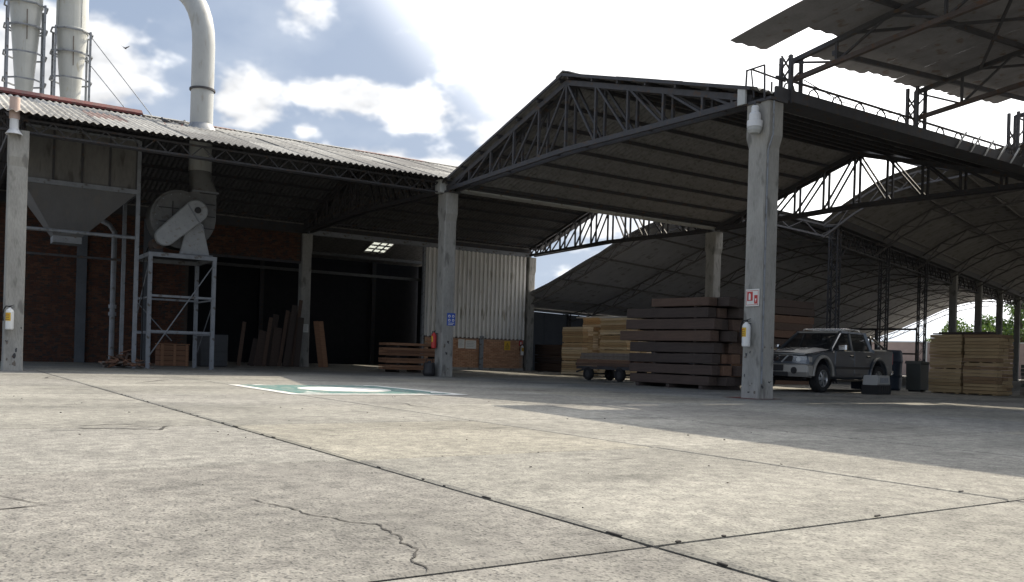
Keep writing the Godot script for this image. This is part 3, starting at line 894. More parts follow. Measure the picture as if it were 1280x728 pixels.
# high canopy on short lattice posts; its sheets rise towards the yard in a shallow arch
func canopy(label: String, x0: float, columns: int, y0: float, first: bool) -> void:
	var s := thing("arched_canopy", label, "canopy", Vector3(x0, 0, 0))
	var prof := func(x: float, z: float) -> float: return y0 + 0.05 * x + 0.15 * z - 0.0085 * z * z
	var w := 1.06
	for k in columns:
		for r in 5:
			var za := 0.0 + r * 2.7 - (0.0 if r > 0 else 0.06)
			if first and r == 0:
				if k == 1: za = 0.95     # a sheet is missing its lower end here
				elif k > 1: za = [0.06, -0.05, 0.02, -0.12, 0.05, -0.04, 0.10, -0.08, 0.3, 0.55][(k * 3) % 8 if k < columns - 1 else 9]
			var zb := (r + 1) * 2.7 + 0.12
			var st := begin(true)
			var n := 4
			for j in n:
				for q in 6:
					var xa: float = k * w + w * q / 6.0
					var xb: float = k * w + w * (q + 1) / 6.0
					var ya := 0.014 if q % 2 == 0 else -0.014
					var p0 := lerpf(za, zb, float(j) / n)
					var p1 := lerpf(za, zb, float(j + 1) / n)
					var lift := 0.012 * r
					quad(st, Vector3(xa, prof.call(xa, p0) + ya + lift, p0), Vector3(xa, prof.call(xa, p1) + ya + lift, p1), Vector3(xb, prof.call(xb, p1) - ya + lift, p1), Vector3(xb, prof.call(xb, p0) - ya + lift, p0))
			part("roof_sheet", done(st), M.canopy, s)
	var length := columns * w
	for z in [0.7, 2.4, 4.1, 5.8, 7.6, 9.4, 11.2, 13.0]:
		part("purlin", bar(Vector3(0.05 if z > 0.8 else 2.15, prof.call(0, z) - 0.09, z), Vector3(length, prof.call(length, z) - 0.09, z), 0.06, 0.1), M.steel_dark, s)
	var stands := [1.72, 6.12, 10.6] if first else [1.6, 6.2, 10.8]
	for x in stands:
		if x > length: continue
		var t := group_node("arch_truss", s)
		var lo := func(z: float) -> Vector3: return Vector3(x, 6.48 + 0.105 * z - 0.0045 * z * z, z)
		var hi := func(z: float) -> Vector3: return Vector3(x, prof.call(x, z) - 0.17, z)
		for k in 6:
			part("bottom_chord", bar(lo.call(k * 2.2), lo.call(k * 2.2 + 2.2), 0.09), M.steel_rust, t)
			part("top_chord", bar(hi.call(k * 2.2), hi.call(k * 2.2 + 2.2), 0.09), M.steel_dark, t)
			part("post", bar(lo.call(k * 2.2 + 1.1), hi.call(k * 2.2 + 1.1), 0.05), M.steel_dark, t)
			part("brace", bar(hi.call(k * 2.2), lo.call(k * 2.2 + 1.1), 0.04), M.steel_dark, t)
			part("brace", bar(lo.call(k * 2.2 + 1.1), hi.call(k * 2.2 + 2.2), 0.04), M.steel_dark, t)
		# the short lattice post that stands on the gutter beam
		var p := group_node("lattice_post", s)
		for a in [[-0.16, -0.1], [0.16, -0.1], [-0.16, 0.14], [0.16, 0.14]]:
			part("leg", bar(Vector3(x + a[0], 6.24, a[1]), Vector3(x + a[0], prof.call(x, 0.1) - 0.1, a[1]), 0.065), M.steel_dark, p)
		for b in [0.0, 1.0]:
			part("lacing", bar(Vector3(x - 0.16, 6.42 + b * 0.3, 0.14), Vector3(x + 0.16, 6.7 + b * 0.3, 0.14), 0.028), M.steel_dark, p)
			part("lacing", bar(Vector3(x + 0.16, 6.42 + b * 0.3, -0.1), Vector3(x - 0.16, 6.7 + b * 0.3, -0.1), 0.028), M.steel_dark, p)
			part("lacing", bar(Vector3(x - 0.16, 6.45 + b * 0.25, -0.1), Vector3(x - 0.16, 6.7 + b * 0.25, 0.14), 0.028), M.steel_dark, p)
	# horizontal braces in the plane of the roof
	for k in range(0, stands.size() - 1):
		if stands[k + 1] > length: continue
		for z in [1.5, 5.8, 9.4]:
			part("wind_brace", bar(Vector3(stands[k], prof.call(stands[k], z) - 0.2, z), Vector3(stands[k + 1], prof.call(stands[k + 1], z + 3.2) - 0.2, z + 3.2), 0.05), M.steel_dark, s)
			part("wind_brace", bar(Vector3(stands[k + 1], prof.call(stands[k + 1], z) - 0.2, z), Vector3(stands[k], prof.call(stands[k], z + 3.2) - 0.2, z + 3.2), 0.05), M.steel_dark, s)
	for x in [1.0, 9.0]: part("column", column_mesh(7.1), M.column, s, Vector3(minf(x, length - 0.5), 0, SU + 0.2))
	if first: part("guy_wire", tube([Vector3(1.2, 6.66, 0.1), Vector3(1.62, 7.0, 0.1)], 0.008, 4), M.steel_dark, s)

# ---------------------------------------------------------------- arched sheds, turned a little from the yard's axes
func arch_shed(label: String, origin: Vector3, profile: Array, flip: float, bays: int, bay: float, skew: float, cols: bool, sheet: Material) -> Node3D:
	# local axes: X = along the shed, Z = across it (away from the shared column row), Y up
	var s := thing("arched_shed", label, "shed", origin, 0.3015)
	var width: float = profile[-1][0]
	var height := func(w: float) -> float:
		for k in profile.size() - 1:
			if w <= profile[k + 1][0]:
				var t: float = (w - profile[k][0]) / (profile[k + 1][0] - profile[k][0])
				var y0: float = profile[k][1]
				var y1: float = profile[k + 1][1]
				var ym: float = profile[maxi(k - 1, 0)][1]
				var yp: float = profile[mini(k + 2, profile.size() - 1)][1]
				return 0.5 * ((2.0 * y0) + (-ym + y1) * t + (2.0 * ym - 5.0 * y0 + 4.0 * y1 - yp) * t * t + (-ym + 3.0 * y0 - 3.0 * y1 + yp) * t * t * t)
		return profile[-1][1]
	var at := func(x: float, w: float, down: float) -> Vector3: return Vector3(x + skew * w, height.call(w) - down, flip * w)
	var strips := 8
	for b in bays:
		for k in strips:
			var st := begin(true)
			for j in 3:
				var w0 := width * (k + j / 3.0) / strips
				var w1 := width * (k + (j + 1) / 3.0) / strips
				if j == 2: w1 += 0.06
				var a: Vector3 = at.call(b * bay - 0.12, w0, -0.006 * (b % 2))
				var c: Vector3 = at.call(b * bay - 0.12, minf(w1, width), -0.006 * (b % 2))
				var d := Vector3(bay + 0.24, 0, 0)
				if flip > 0.0: quad(st, a, c, c + d, a + d)
				else: quad(st, a, a + d, c + d, c)
			part("roof_panel", done(st), sheet, s)
	for k in [0.04, 0.16, 0.28, 0.40, 0.52, 0.64, 0.76, 0.88, 0.98]:
		part("purlin", bar(at.call(0.0, width * k, 0.08), at.call(bays * bay, width * k, 0.08), 0.05, 0.08), M.barrel_steel, s)
	for b in bays + 1:
		var t := group_node("arch_truss", s)
		var n := 14
		var top := begin()
		var low := begin()
		var lace := begin()
		for k in n:
			var w0 := width * k / n
			var w1 := width * (k + 1) / n
			add_bar(top, at.call(b * bay, w0, 0.16), at.call(b * bay, w1, 0.16), 0.07)
			add_bar(low, at.call(b * bay, w0, 0.62), at.call(b * bay, w1, 0.62), 0.07)
			add_bar(lace, at.call(b * bay, w0, 0.16), at.call(b * bay, (w0 + w1) * 0.5, 0.62), 0.035)
			add_bar(lace, at.call(b * bay, (w0 + w1) * 0.5, 0.62), at.call(b * bay, w1, 0.16), 0.035)
		part("top_chord", done(top), M.barrel_steel, t)
		part("bottom_chord", done(low), M.barrel_steel, t)
		part("lacing", done(lace), M.barrel_steel, t)
		# springing columns on the outer side
		var ye: float = profile[-1][1]
		lattice_post(s, Vector3(b * bay + skew * width, 0, flip * (width - 0.15)), ye - 0.1, 0.3)
		if cols:
			var yc: float = profile[0][1]
			if b < 3:
				lattice_post(s, Vector3(b * bay, 0, 0), yc - 0.15, 0.34)
			else:
				part("column", chamfer(Vector3(0.38, yc - 0.1, 0.38), 0.03, Vector3(0, (yc - 0.1) * 0.5, 0)), M.column, s, Vector3(b * bay, 0, 0))
	if cols:
		part("valley_gutter", box(Vector3(bays * bay + 0.6, 0.3, 0.7), Vector3(bays * bay * 0.5, profile[0][1] - 0.02, 0)), M.steel_dark, s)
		for b in bays:
			var yc: float = profile[0][1]
			var v := group_node("valley_beam", s)
			var top := begin()
			var lace := begin()
			add_bar(top, Vector3(b * bay, yc - 0.15, 0), Vector3(b * bay + bay, yc - 0.15, 0), 0.12)
			add_bar(top, Vector3(b * bay, yc - 0.85, 0), Vector3(b * bay + bay, yc - 0.85, 0), 0.07)
			for k in 6:
				var x0 := b * bay + bay * k / 6.0
				add_bar(lace, Vector3(x0, yc - 0.15, 0), Vector3(x0 + bay / 12.0, yc - 0.85, 0), 0.045)
				add_bar(lace, Vector3(x0 + bay / 12.0, yc - 0.85, 0), Vector3(x0 + bay / 6.0, yc - 0.15, 0), 0.045)
			part("chord", done(top), M.steel_dark, v)
			part("lacing", done(lace), M.steel_dark, v)
			# knee braces up to the column heads
			part("knee_brace", bar(Vector3(b * bay, yc - 1.9, 0), Vector3(b * bay + 1.3, yc - 0.85, 0), 0.06), M.steel_dark, s)
	return s

func lattice_post(parent: Node, base: Vector3, height: float, w: float) -> void:
	var p := group_node("lattice_column", parent, base)
	var h := w * 0.5
	for a in [[-h, -h], [h, -h], [-h, h], [h, h]]: part("leg", bar(Vector3(a[0], 0, a[1]), Vector3(a[0], height, a[1]), 0.06), M.steel_dark, p)
	var st := begin()
	var n := int(height / 0.45)
	for k in n:
		var y0 := height * k / n
		var y1 := height * (k + 1) / n
		for q in [-h, h]:
			add_bar(st, Vector3(-h, y0, q), Vector3(h, y1, q), 0.025) if k % 2 else add_bar(st, Vector3(h, y0, q), Vector3(-h, y1, q), 0.025)
			add_bar(st, Vector3(q, y0, -h), Vector3(q, y1, h), 0.025) if k % 2 else add_bar(st, Vector3(q, y0, h), Vector3(q, y1, -h), 0.025)
	part("lacing", done(st), M.steel_dark, p)

# ---------------------------------------------------------------- dust extraction plant
func build_hopper() -> void:
	var t := thing("dust_hopper", "tall grey sheet-metal dust bin with tapering funnel under the left shed roof", "hopper", Vector3(-10.15, 0, -18.2))
	var w := 3.05
	var d := 2.2
	for k in 4: part("side_panel", box(Vector3(w / 4 - 0.03, 1.5, 0.03), Vector3(-w / 2 + w / 4 * (k + 0.5), 6.22, d / 2)), M.sheet_dull, t)
	for k in 5: part("stiffener", box(Vector3(0.06, 1.62, 0.08), Vector3(-w / 2 + w / 4 * k, 6.2, d / 2 + 0.01)), M.steel_dark, t)
	for k in 2: part("side_panel", box(Vector3(0.03, 1.5, d - 0.06), Vector3((k - 0.5) * w, 6.22, 0)), M.sheet_dull, t)
	part("side_panel", box(Vector3(w, 1.5, 0.03), Vector3(0, 6.22, -d / 2)), M.sheet_dull, t)
	var fl := begin()
	add_box(fl, Vector3(0, 5.42, d / 2 + 0.03), Vector3(w + 0.16, 0.14, 0.1))
	add_box(fl, Vector3(w / 2 + 0.03, 5.42, 0), Vector3(0.1, 0.138, d))
	part("flange", done(fl), M.steel_grey, t)
	part("top_rail", box(Vector3(w + 0.1, 0.06, 0.08), Vector3(0, 6.99, d / 2 + 0.03)), M.steel_grey, t)
	var f := begin()
	var a := [Vector3(-w / 2, 5.36, d / 2), Vector3(w / 2, 5.36, d / 2), Vector3(w / 2, 5.36, -d / 2), Vector3(-w / 2, 5.36, -d / 2)]
	var b := [Vector3(-0.62, 3.95, 0.35), Vector3(0.12, 3.95, 0.35), Vector3(0.12, 3.95, -0.35), Vector3(-0.62, 3.95, -0.35)]
	for k in 4: quad(f, b[k], b[(k + 1) % 4], a[(k + 1) % 4], a[k])
	part("funnel", done(f), M.funnel, t)
	part("outlet", box(Vector3(0.78, 0.2, 0.74), Vector3(-0.25, 3.86, 0)), M.steel_grey, t)
	for k in [[1, 1], [-1, 1], [1, -1], [-1, -1]]:
		part("leg", bar(Vector3(k[0] * (w / 2 + 0.06), 0, k[1] * (d / 2)), Vector3(k[0] * (w / 2 + 0.06), 7.0, k[1] * (d / 2)), 0.11), M.steel_grey, t)
	part("tie_rail", tube([Vector3(-w / 2, 4.02, d / 2), Vector3(w / 2, 4.02, d / 2)], 0.055, 8), M.steel_grey, t)
	part("tie_rail", bar(Vector3(-w / 2, 3.5, -d / 2), Vector3(w / 2, 3.5, -d / 2), 0.07), M.steel_dark, t)
	# drop pipe beside the wall
	var p := thing("drop_pipe", "blue-grey vertical pipe standing behind the hopper near the scrap heap", "pipe", Vector3(-8.72, 0, -20.2))
	part("tube", tube([Vector3(0, 0, 0), Vector3(0, 4.5, 0), Vector3(-0.15, 4.75, -0.1), Vector3(-0.6, 5.0, -0.3)], 0.085, 10), M.steel_grey, p)
	for y in [0.12, 1.75, 2.0]: part("collar", lathe([[0.085, -0.06], [0.125, -0.06], [0.125, 0.06], [0.085, 0.06]], 12, Vector3(0, y, 0)), M.steel_grey, p)

func build_blower() -> void:
	var s := thing("blower_stand", "tall pale steel stand with crossed rods carrying the dust blower", "stand", Vector3(-7.2, 0, -18.1))
	var x0 := -0.98
	var x1 := 0.96
	var z0 := 1.1
	var z1 := -1.1
	for q in [[x0, z0], [x1, z0], [x0, z1], [x1, z1]]:
		part("leg", bar(Vector3(q[0], 0.012, q[1]), Vector3(q[0], 3.62, q[1]), 0.115), M.steel_grey, s)
		part("foot_plate", box(Vector3(0.2, 0.012, 0.2), Vector3(q[0], 0.006, q[1])), M.steel_grey, s)
	for y in [1.17, 2.28]:
		part("rail", bar(Vector3(x0, y, z0), Vector3(x1, y, z0), 0.07), M.steel_grey, s)
		part("rail", bar(Vector3(x0, y, z1), Vector3(x1, y, z1), 0.06), M.steel_grey, s)
		for x in [x0, x1]: part("rail", bar(Vector3(x, y - 0.05, z0), Vector3(x, y - 0.05, z1), 0.05), M.steel_grey, s)
	var top := begin()
	add_box(top, Vector3(0, 3.56, z0), Vector3(2.05, 0.13, 0.12))
	add_box(top, Vector3(0, 3.56, z1), Vector3(2.05, 0.129, 0.12))
	add_box(top, Vector3(x0, 3.56, 0), Vector3(0.12, 0.128, 2.06))
	add_box(top, Vector3(x1, 3.56, 0), Vector3(0.12, 0.128, 2.06))
	part("top_frame", done(top), M.steel_grey, s)
	part("deck", box(Vector3(1.9, 0.02, 2.1), Vector3(0, 3.635, 0)), M.steel_dark, s)
	part("cross_rod", tube([Vector3(x1, 3.4, z0 + 0.04), Vector3(x0, 0.35, z0 + 0.04)], 0.02, 6), M.steel_grey, s)
	part("cross_rod", tube([Vector3(x0, 2.2, z1), Vector3(0.2, 0.9, z1)], 0.018, 6), M.steel_grey, s)
	part("cross_rod", tube([Vector3(x0 - 0.04, 3.3, z0), Vector3(x0 - 0.04, 1.2, z1)], 0.016, 6), M.steel_grey, s)
	part("cross_rod", tube([Vector3(x1 + 0.04, 2.3, z0), Vector3(x1 + 0.04, 0.4, z1)], 0.016, 6), M.steel_grey, s)
	# the blower
	var b := thing("dust_blower", "grey centrifugal blower with pale belt guard and tall duct through the roof", "blower", Vector3(-7.1, 3.645, -18.0))
	var c := Vector2(-0.05, 1.25)
	var out := []
	for k in 21:
		var a := deg_to_rad(75.0 + 285.0 * k / 20.0)
		out.append(c + Vector2(cos(a), sin(a)) * (0.86 + 0.24 * k / 20.0))
	out.append(Vector2(1.05, 2.15))
	out.append(Vector2(0.32, 2.15))
	part("scroll_case", plate(out, -0.4, 0.32, 0.015), M.fan_paint, b)
	part("inlet_ring", plate(circle_pts(Vector2(-0.1, 1.25), 0.8, 28), 0.32, 0.36, 0.01), M.fan_paint, b)
	for q in [[-0.45, 1.5, 0.6, 0.02], [-0.45, 1.05, 0.6, 0.02]]:
		part("stiffener", box(Vector3(q[2], 0.03, 0.03), Vector3(q[0], q[1], 0.375)), M.steel_dark, b)
	part("stiffener", box(Vector3(0.03, 0.9, 0.03), Vector3(-0.33, 1.28, 0.376)), M.steel_dark, b)
	for y in [0.95, 1.35, 1.75, 2.1]: part("stiffener", box(Vector3(0.5, 0.03, 0.025), Vector3(0.76, y, 0.34)), M.steel_dark, b)
	# square to round, then the duct
	var tr := begin(true)
	var n := 24
	var ring := func(y: float, t: float) -> Array:
		var r := []
		for k in n:
			var a := TAU * k / n + PI / 4
			var u := Vector2(cos(a), sin(a))
			var sq := u / maxf(absf(u.x), absf(u.y)) * 0.365
			var ci := u * 0.355
			var m := sq.lerp(ci, t)
			r.append(Vector3(0.685 + m.x - 0.1 * t, y, -0.04 + m.y))
		return r
	var lv := [ring.call(2.15, 0.0), ring.call(2.35, 0.25), ring.call(2.6, 0.7), ring.call(2.85, 1.0)]
	for j in 3:
		for k in n: quad(tr, lv[j][k], lv[j + 1][k], lv[j + 1][(k + 1) % n], lv[j][(k + 1) % n])
	part("transition", done(tr), M.fan_paint, b)
	part("flange", box(Vector3(0.84, 0.05, 0.84), Vector3(0.685, 2.15, -0.04)), M.steel_grey, b)
	var path := []
	for y in [2.85, 4.4, 6.0, 7.0]: path.append(Vector3(0.585, y, -0.04))
	var dir := Vector3(-0.40, 0, -0.917)
	for k in range(1, 9):
		var a := deg_to_rad(82.0 * k / 8.0)
		path.append(Vector3(0.585, 7.05 + sin(a) * 2.4, -0.04) + dir * (1.0 - cos(a)) * 2.4)
	path.append(Vector3(0.585, 10.6, -0.04) + dir * 5.0)
	path.append(Vector3(0.585, 11.9, -0.04) + dir * 8.2 + Vector3(-0.2, 0, 0))
	part("duct", tube(path, 0.36, 28), M.duct, b)
	part("flange_ring", lathe([[0.36, -0.03], [0.41, -0.03], [0.41, 0.03], [0.36, 0.03]], 28, Vector3(0.585, 5.55, -0.04)), M.steel_dark, b)
	part("flashing", lathe([[0.36, 0.18], [0.40, 0.12], [0.56, -0.12]], 20, Vector3(0.585, 4.24, -0.04)), M.steel_grey, b)
	# belt guard: a capsule from motor pulley up to the fan shaft
	var p0 := Vector2(-0.62, 0.52)
	var p1 := Vector2(0.3, 1.42)
	var ax := (p1 - p0).angle()
	var cap := circle_pts(p0, 0.3, 10, ax + PI / 2, ax + PI * 1.5)
	cap.append_array(circle_pts(p1, 0.36, 10, ax - PI / 2, ax + PI / 2))
	part("belt_guard", plate(cap, 0.62, 0.86, 0.03), M.guard_paint, b)
	part("guard_strap", bar(Vector3(0.02, 1.62, 0.87), Vector3(0.55, 0.82, 0.87), 0.03, 0.04, Vector3.BACK), M.steel_grey, b)
	part("shaft_end", plate(circle_pts(Vector2(0.33, 1.44), 0.1, 14), 0.86, 0.92, 0.01), M.black_plastic, b)
	part("shaft", tube([Vector3(0.3, 1.3, -0.5), Vector3(0.3, 1.3, 0.7)], 0.05, 8), M.steel_dark, b)
	part("pedestal", plate([Vector2(-0.12, 0.0), Vector2(0.82, 0.0), Vector2(0.58, 1.05), Vector2(0.2, 1.2), Vector2(0.05, 0.9)], 0.4, 0.58, 0.02), M.guard_paint, b)
	part("base_plate", box(Vector3(1.05, 0.05, 0.35), Vector3(0.35, 0.025, 0.55)), M.steel_grey, b)
	part("motor", tube([Vector3(-0.75, 0.32, 0.5), Vector3(-0.75, 0.32, -0.15)], 0.2, 14), M.steel_rust, b)
	part("motor_cable", tube([Vector3(-0.75, 0.42, -0.1), Vector3(-0.95, 0.2, -0.1), Vector3(-1.12, -0.2, 0.2), Vector3(-1.14, -1.6, 0.3), Vector3(-1.12, -3.5, 0.3)], 0.018, 6), M.rubber, b)
	for k in 16:
		var ba := TAU * k / 16
		part("bolt", lathe([[0.022, 0.0], [0.02, 0.018], [0.0, 0.02]], 6, Vector3(-0.1 + cos(ba) * 0.74, 1.25 + sin(ba) * 0.74, 0.36), Basis(Vector3.RIGHT, PI / 2)), M.steel_grey, b)
	part("motor_foot", box(Vector3(0.3, 0.14, 0.5), Vector3(-0.75, 0.07, 0.2)), M.steel_dark, b)

func build_cyclone(at: Vector3, label: String, lift: float, with_inlet: bool) -> void:
	var t := thing("cyclone_separator", label, "cyclone", at)
	var y := lift
	part("cone", lathe([[0.0, 2.4 + y], [0.2, 2.4 + y], [0.55, 6.75 + y]], 26), M.cyclone, t)
	part("barrel", lathe([[0.55, 6.75 + y], [0.585, 6.77 + y], [0.585, 6.85 + y], [0.56, 6.87 + y], [0.56, 10.6 + y], [0.0, 10.75 + y]], 26), M.cyclone, t)
	part("band", lathe([[0.55, 5.9 + y], [0.57, 5.9 + y], [0.57, 5.96 + y], [0.55, 5.96 + y]], 26), M.steel_grey, t)
	for k in 4: part("seam", bar(Vector3(0.0, 0, 0) + Vector3(sin(k * PI / 2 + 0.5) * 0.563, 6.9 + y, cos(k * PI / 2 + 0.5) * 0.563), Vector3(sin(k * PI / 2 + 0.5) * 0.563, 9.5 + y, cos(k * PI / 2 + 0.5) * 0.563), 0.012), M.steel_grey, t)
	if with_inlet: part("inlet", tube([Vector3(-0.2, 8.2 + y, 0.3), Vector3(-0.75, 8.25 + y, 0.4), Vector3(-1.05, 8.5 + y, 0.5), Vector3(-1.1, 9.2 + y, 0.5)], 0.27, 16), M.cyclone, t)
	var f := group_node("frame", t)
	for q in [[-0.6, 0.45], [0.6, 0.45], [-0.6, -0.45], [0.6, -0.45]]:
		part("post", bar(Vector3(q[0], 0, q[1]), Vector3(q[0], 6.8 + y, q[1]), 0.075), M.steel_grey, f)
	for h in [3.9, 4.9, 5.9, 6.75]:
		var ring := []
		for k in 9: ring.append(Vector3(sin(TAU * k / 8 + PI / 8) * 0.76, h + y, cos(TAU * k / 8 + PI / 8) * 0.70))
		for k in 8: part("ring_bar", bar(ring[k], ring[k + 1], 0.05), M.steel_grey, f)
	if lift < 0.3:
		part("rust_streak", bar(Vector3(0.02, 5.4 + y, 0.47), Vector3(0.0, 6.5 + y, 0.553), 0.035, 0.006, Vector3.BACK), M.yellow_paint if false else M.grey_board, t)

# ---------------------------------------------------------------- timber
# rows of boards laid along Z (axis 2) or X (axis 0); each board is a part
func board_stack(t: Node3D, size: Vector3, layers: int, across: int, mats: Array, axis := 2, jitter := 0.04, sticks := [], origin := Vector3.ZERO, gap := 0.010) -> void:
	var lh := (size.y - 0.03 * sticks.size()) / layers
	var y := 0.0
	for l in layers:
		if l in sticks:
			for q in [0.12, 0.5, 0.88]:
				var sp := Vector3(size.x * q - size.x / 2, y + 0.015, 0) if axis == 0 else Vector3(0, y + 0.015, size.z * q - size.z / 2)
				var ss := Vector3(0.08, 0.03, size.z * 0.96) if axis == 0 else Vector3(size.x * 0.96, 0.03, 0.08)
				part("spacer", box(ss), mats[0], t, origin + sp)
			y += 0.03
		for k in across:
			var w := (size.x if axis == 2 else size.z) / across
			var len := (size.z if axis == 2 else size.x) * (1.0 + rng.randf_range(-jitter, 0.0))
			var off := (-size.x if axis == 2 else -size.z) / 2 + w * (k + 0.5)
			var slide := rng.randf_range(-jitter, jitter) * 0.6
			var p := rng.randf_range(-0.02, 0.02)
			var st := begin()
			if axis == 2: add_box(st, Vector3(off + p, y + lh * 0.5, slide), Vector3(w - gap, lh - gap * rng.randf_range(0.7, 1.6), len), Basis(Vector3.UP, rng.randf_range(-0.006, 0.006)))
			else: add_box(st, Vector3(slide, y + lh * 0.5, off + p), Vector3(len, lh - gap * rng.randf_range(0.7, 1.6), w - gap), Basis(Vector3.UP, rng.randf_range(-0.006, 0.006)))
			part("board", done(st), mats[rng.randi() % mats.size()], t, origin)
		y += lh

func build_timber() -> void:
	var pine := [M.pine0, M.pine1, M.pine2, M.pine3]
	var dark := [M.dark_wood0, M.dark_wood1, M.dark_wood2, M.dark_wood2]
	# the big pile of heavy dark beams beside the near column
	var t := thing("beam_pile", "big uneven pile of heavy dark timber beams just left of the near column", "timber pile", Vector3(3.3, 0, -5.3))
	var y := 0.1
	for z in [-1.2, 0.0, 1.2]: part("bearer", box(Vector3(1.4, 0.1, 0.12), Vector3(0, 0.05, z)), M.dark_wood2, t)
	var rows := [[-1.60, 1.62, 0.27], [-1.62, 1.6, 0.29], [-1.63, 1.6, 0.28], [-1.60, 1.58, 0.30], [-2.05, 1.62, 0.31], [-1.75, 1.66, 0.31], [-1.72, 1.6, 0.29], [-0.75, 1.62, 0.26]]
	for r in rows.size():
		var q: Array = rows[r]
		for k in 4:
			var x := -0.5 + 0.335 * k
			var a: float = q[0] + rng.randf_range(-0.2, 0.15)
			var b: float = q[1] + rng.randf_range(-0.28, 0.16)
			if k == 0: a = q[0]
			var st := begin()
			var hgt: float = q[2] - 0.026
			add_chamfer(st, Vector3(x + rng.randf_range(-0.03, 0.03), y + hgt * 0.5, (a + b) * 0.5), Vector3(0.31, hgt * rng.randf_range(0.92, 1.0), b - a), 0.012, Basis(Vector3.UP, rng.randf_range(-0.02, 0.02)) * Basis(Vector3.RIGHT, [0.0, 0.004, -0.003, 0.006, 0.008, 0.012, 0.014, 0.016][r]))
			part("beam", done(st), (M.dark_wood3 if r in [1, 2] and k > 0 and rng.randf() < 0.6 else dark[rng.randi() % 4]), t)
		y += q[2]
		if r < rows.size() - 1:
			for z in [-0.6, 0.9]: part("spacer", box(Vector3(1.3, 0.03, 0.07), Vector3(0, y - 0.017, z)), M.dark_wood2, t)
	# brown beams behind the pickup
	t = thing("beam_pile", "tall brown timber pile standing behind the pickup's windscreen", "timber pile", Vector3(11.6, 0, -9.4))
	board_stack(t, Vector3(2.6, 3.0, 1.6), 11, 3, [M.dark_wood0, M.dark_wood1, M.dark_wood3], 0, 0.06, [3, 6, 9])
	# pale pine under the far end of the left shed
	t = thing("board_stack", "pale pine board stack with three bundles, leftmost of the pale stacks behind the cart", "timber stack", Vector3(9.6, 0, -17.95), 0.0, "pale pine stacks")
	board_stack(t, Vector3(1.15, 2.06, 1.45), 21, 4, pine, 2, 0.03, [0, 6, 14])
	t = thing("board_stack", "pale pine stack with a light sheet on top, half hidden behind the leftmost pale stack", "timber stack", Vector3(10.75, 0, -17.75), 0.0, "pale pine stacks")
	board_stack(t, Vector3(1.1, 2.5, 2.0), 25, 4, pine, 2, 0.03, [0, 8, 16])
	part("cover_sheet", box(Vector3(1.3, 0.03, 2.5), Vector3(0, 2.525, -0.1)), M.white_paint, t)
	t = thing("board_stack", "pale pine stack with a light sheet on top, directly behind the loaded cart", "timber stack", Vector3(9.55, 0, -15.1), 0.0, "pale pine stacks")
	board_stack(t, Vector3(1.1, 1.08, 2.0), 11, 4, pine, 2, 0.05, [0])
	board_stack(t, Vector3(1.1, 1.3, 1.7), 13, 4, pine, 2, 0.04, [0, 6], Vector3(0, 1.08, -0.1))
	part("cover_sheet", box(Vector3(1.25, 0.03, 1.75), Vector3(0, 2.4, -0.1)), M.white_paint, t)
	# light stacks at the right
	t = thing("board_stack", "honey-coloured board stack left of the pair beside the grey bin", "timber stack", Vector3(11.4, 0, -2.55), 0.0, "honey board stacks")
	board_stack(t, Vector3(0.8, 1.72, 0.98), 17, 3, [M.honey0, M.honey1, M.honey2], 2, 0.03, [0, 7])
	t = thing("board_stack", "honey-coloured board stack right of the pair, with dark offcuts lying on it", "timber stack", Vector3(11.4, 0, -1.5), 0.0, "honey board stacks")
	board_stack(t, Vector3(0.8, 1.72, 1.0), 17, 3, [M.honey0, M.honey1, M.honey3], 2, 0.03, [0, 9])
	var oc := thing("offcut_planks", "dark planks lying loosely across the top of the honey board stacks", "planks", Vector3(11.38, 1.725, -2.1))
	for k in 5: part("plank", box(Vector3(0.16, 0.035, 1.7 - k * 0.15), Vector3(-0.3 + k * 0.15, 0.02 + 0.036 * (k % 2), 0.02 * k)), M.dark_wood2, oc)
	t = thing("board_stack", "dull grey-green stack at the right edge, beside the honey board stacks", "timber stack", Vector3(12.7, 0, 0.1))
	board_stack(t, Vector3(1.6, 0.9, 1.9), 8, 3, [M.tarp, M.grey_board], 2, 0.02, [0])
	board_stack(t, Vector3(1.5, 1.0, 1.8), 8, 3, [M.tarp, M.tarp, M.grey_board], 2, 0.02, [0], Vector3(0, 0.96, 0))
	# stack in the doorway left of the middle column
	t = thing("board_stack", "low red-brown board stack in the doorway, left of the blue-signed column", "timber stack", Vector3(1.5, 0, -17.9))
	for k in 4:
		var yy: float = [0.1, 0.35, 0.62, 1.0][k]
		board_stack(t, Vector3(2.5, [0.18, 0.19, 0.3, 0.1][k], 1.0), [2, 2, 3, 1][k], 3, [M.brown_wood0, M.brown_wood1, M.brown_wood2], 0, 0.02, [], Vector3(0, yy, 0))
		for q in [-0.9, 0.0, 0.9]: part("bearer", box(Vector3(0.1, 0.08, 1.0), Vector3(q, yy - 0.04, 0)), M.dark_wood2, t)
	for q in [-0.9, 0.9]: part("bearer", box(Vector3(0.1, 0.06, 1.0), Vector3(q, 0.03, 0)), M.dark_wood2, t)
	# dim stack in the far dark bay
	t = thing("board_stack", "dim dark board stack in shade beyond the ribbed wall's far corner", "timber stack", Vector3(13.8, 0, -25.2))
	board_stack(t, Vector3(1.6, 1.4, 2.4), 10, 3, [M.dark_wood0, M.dark_wood1], 2, 0.03, [0, 3, 6])
	# scrap heap at the foot of the blower stand
	t = thing("scrap_heap", "small heap of broken wood offcuts at the foot of the blower stand", "wood heap", Vector3(-8.75, 0, -17.6))
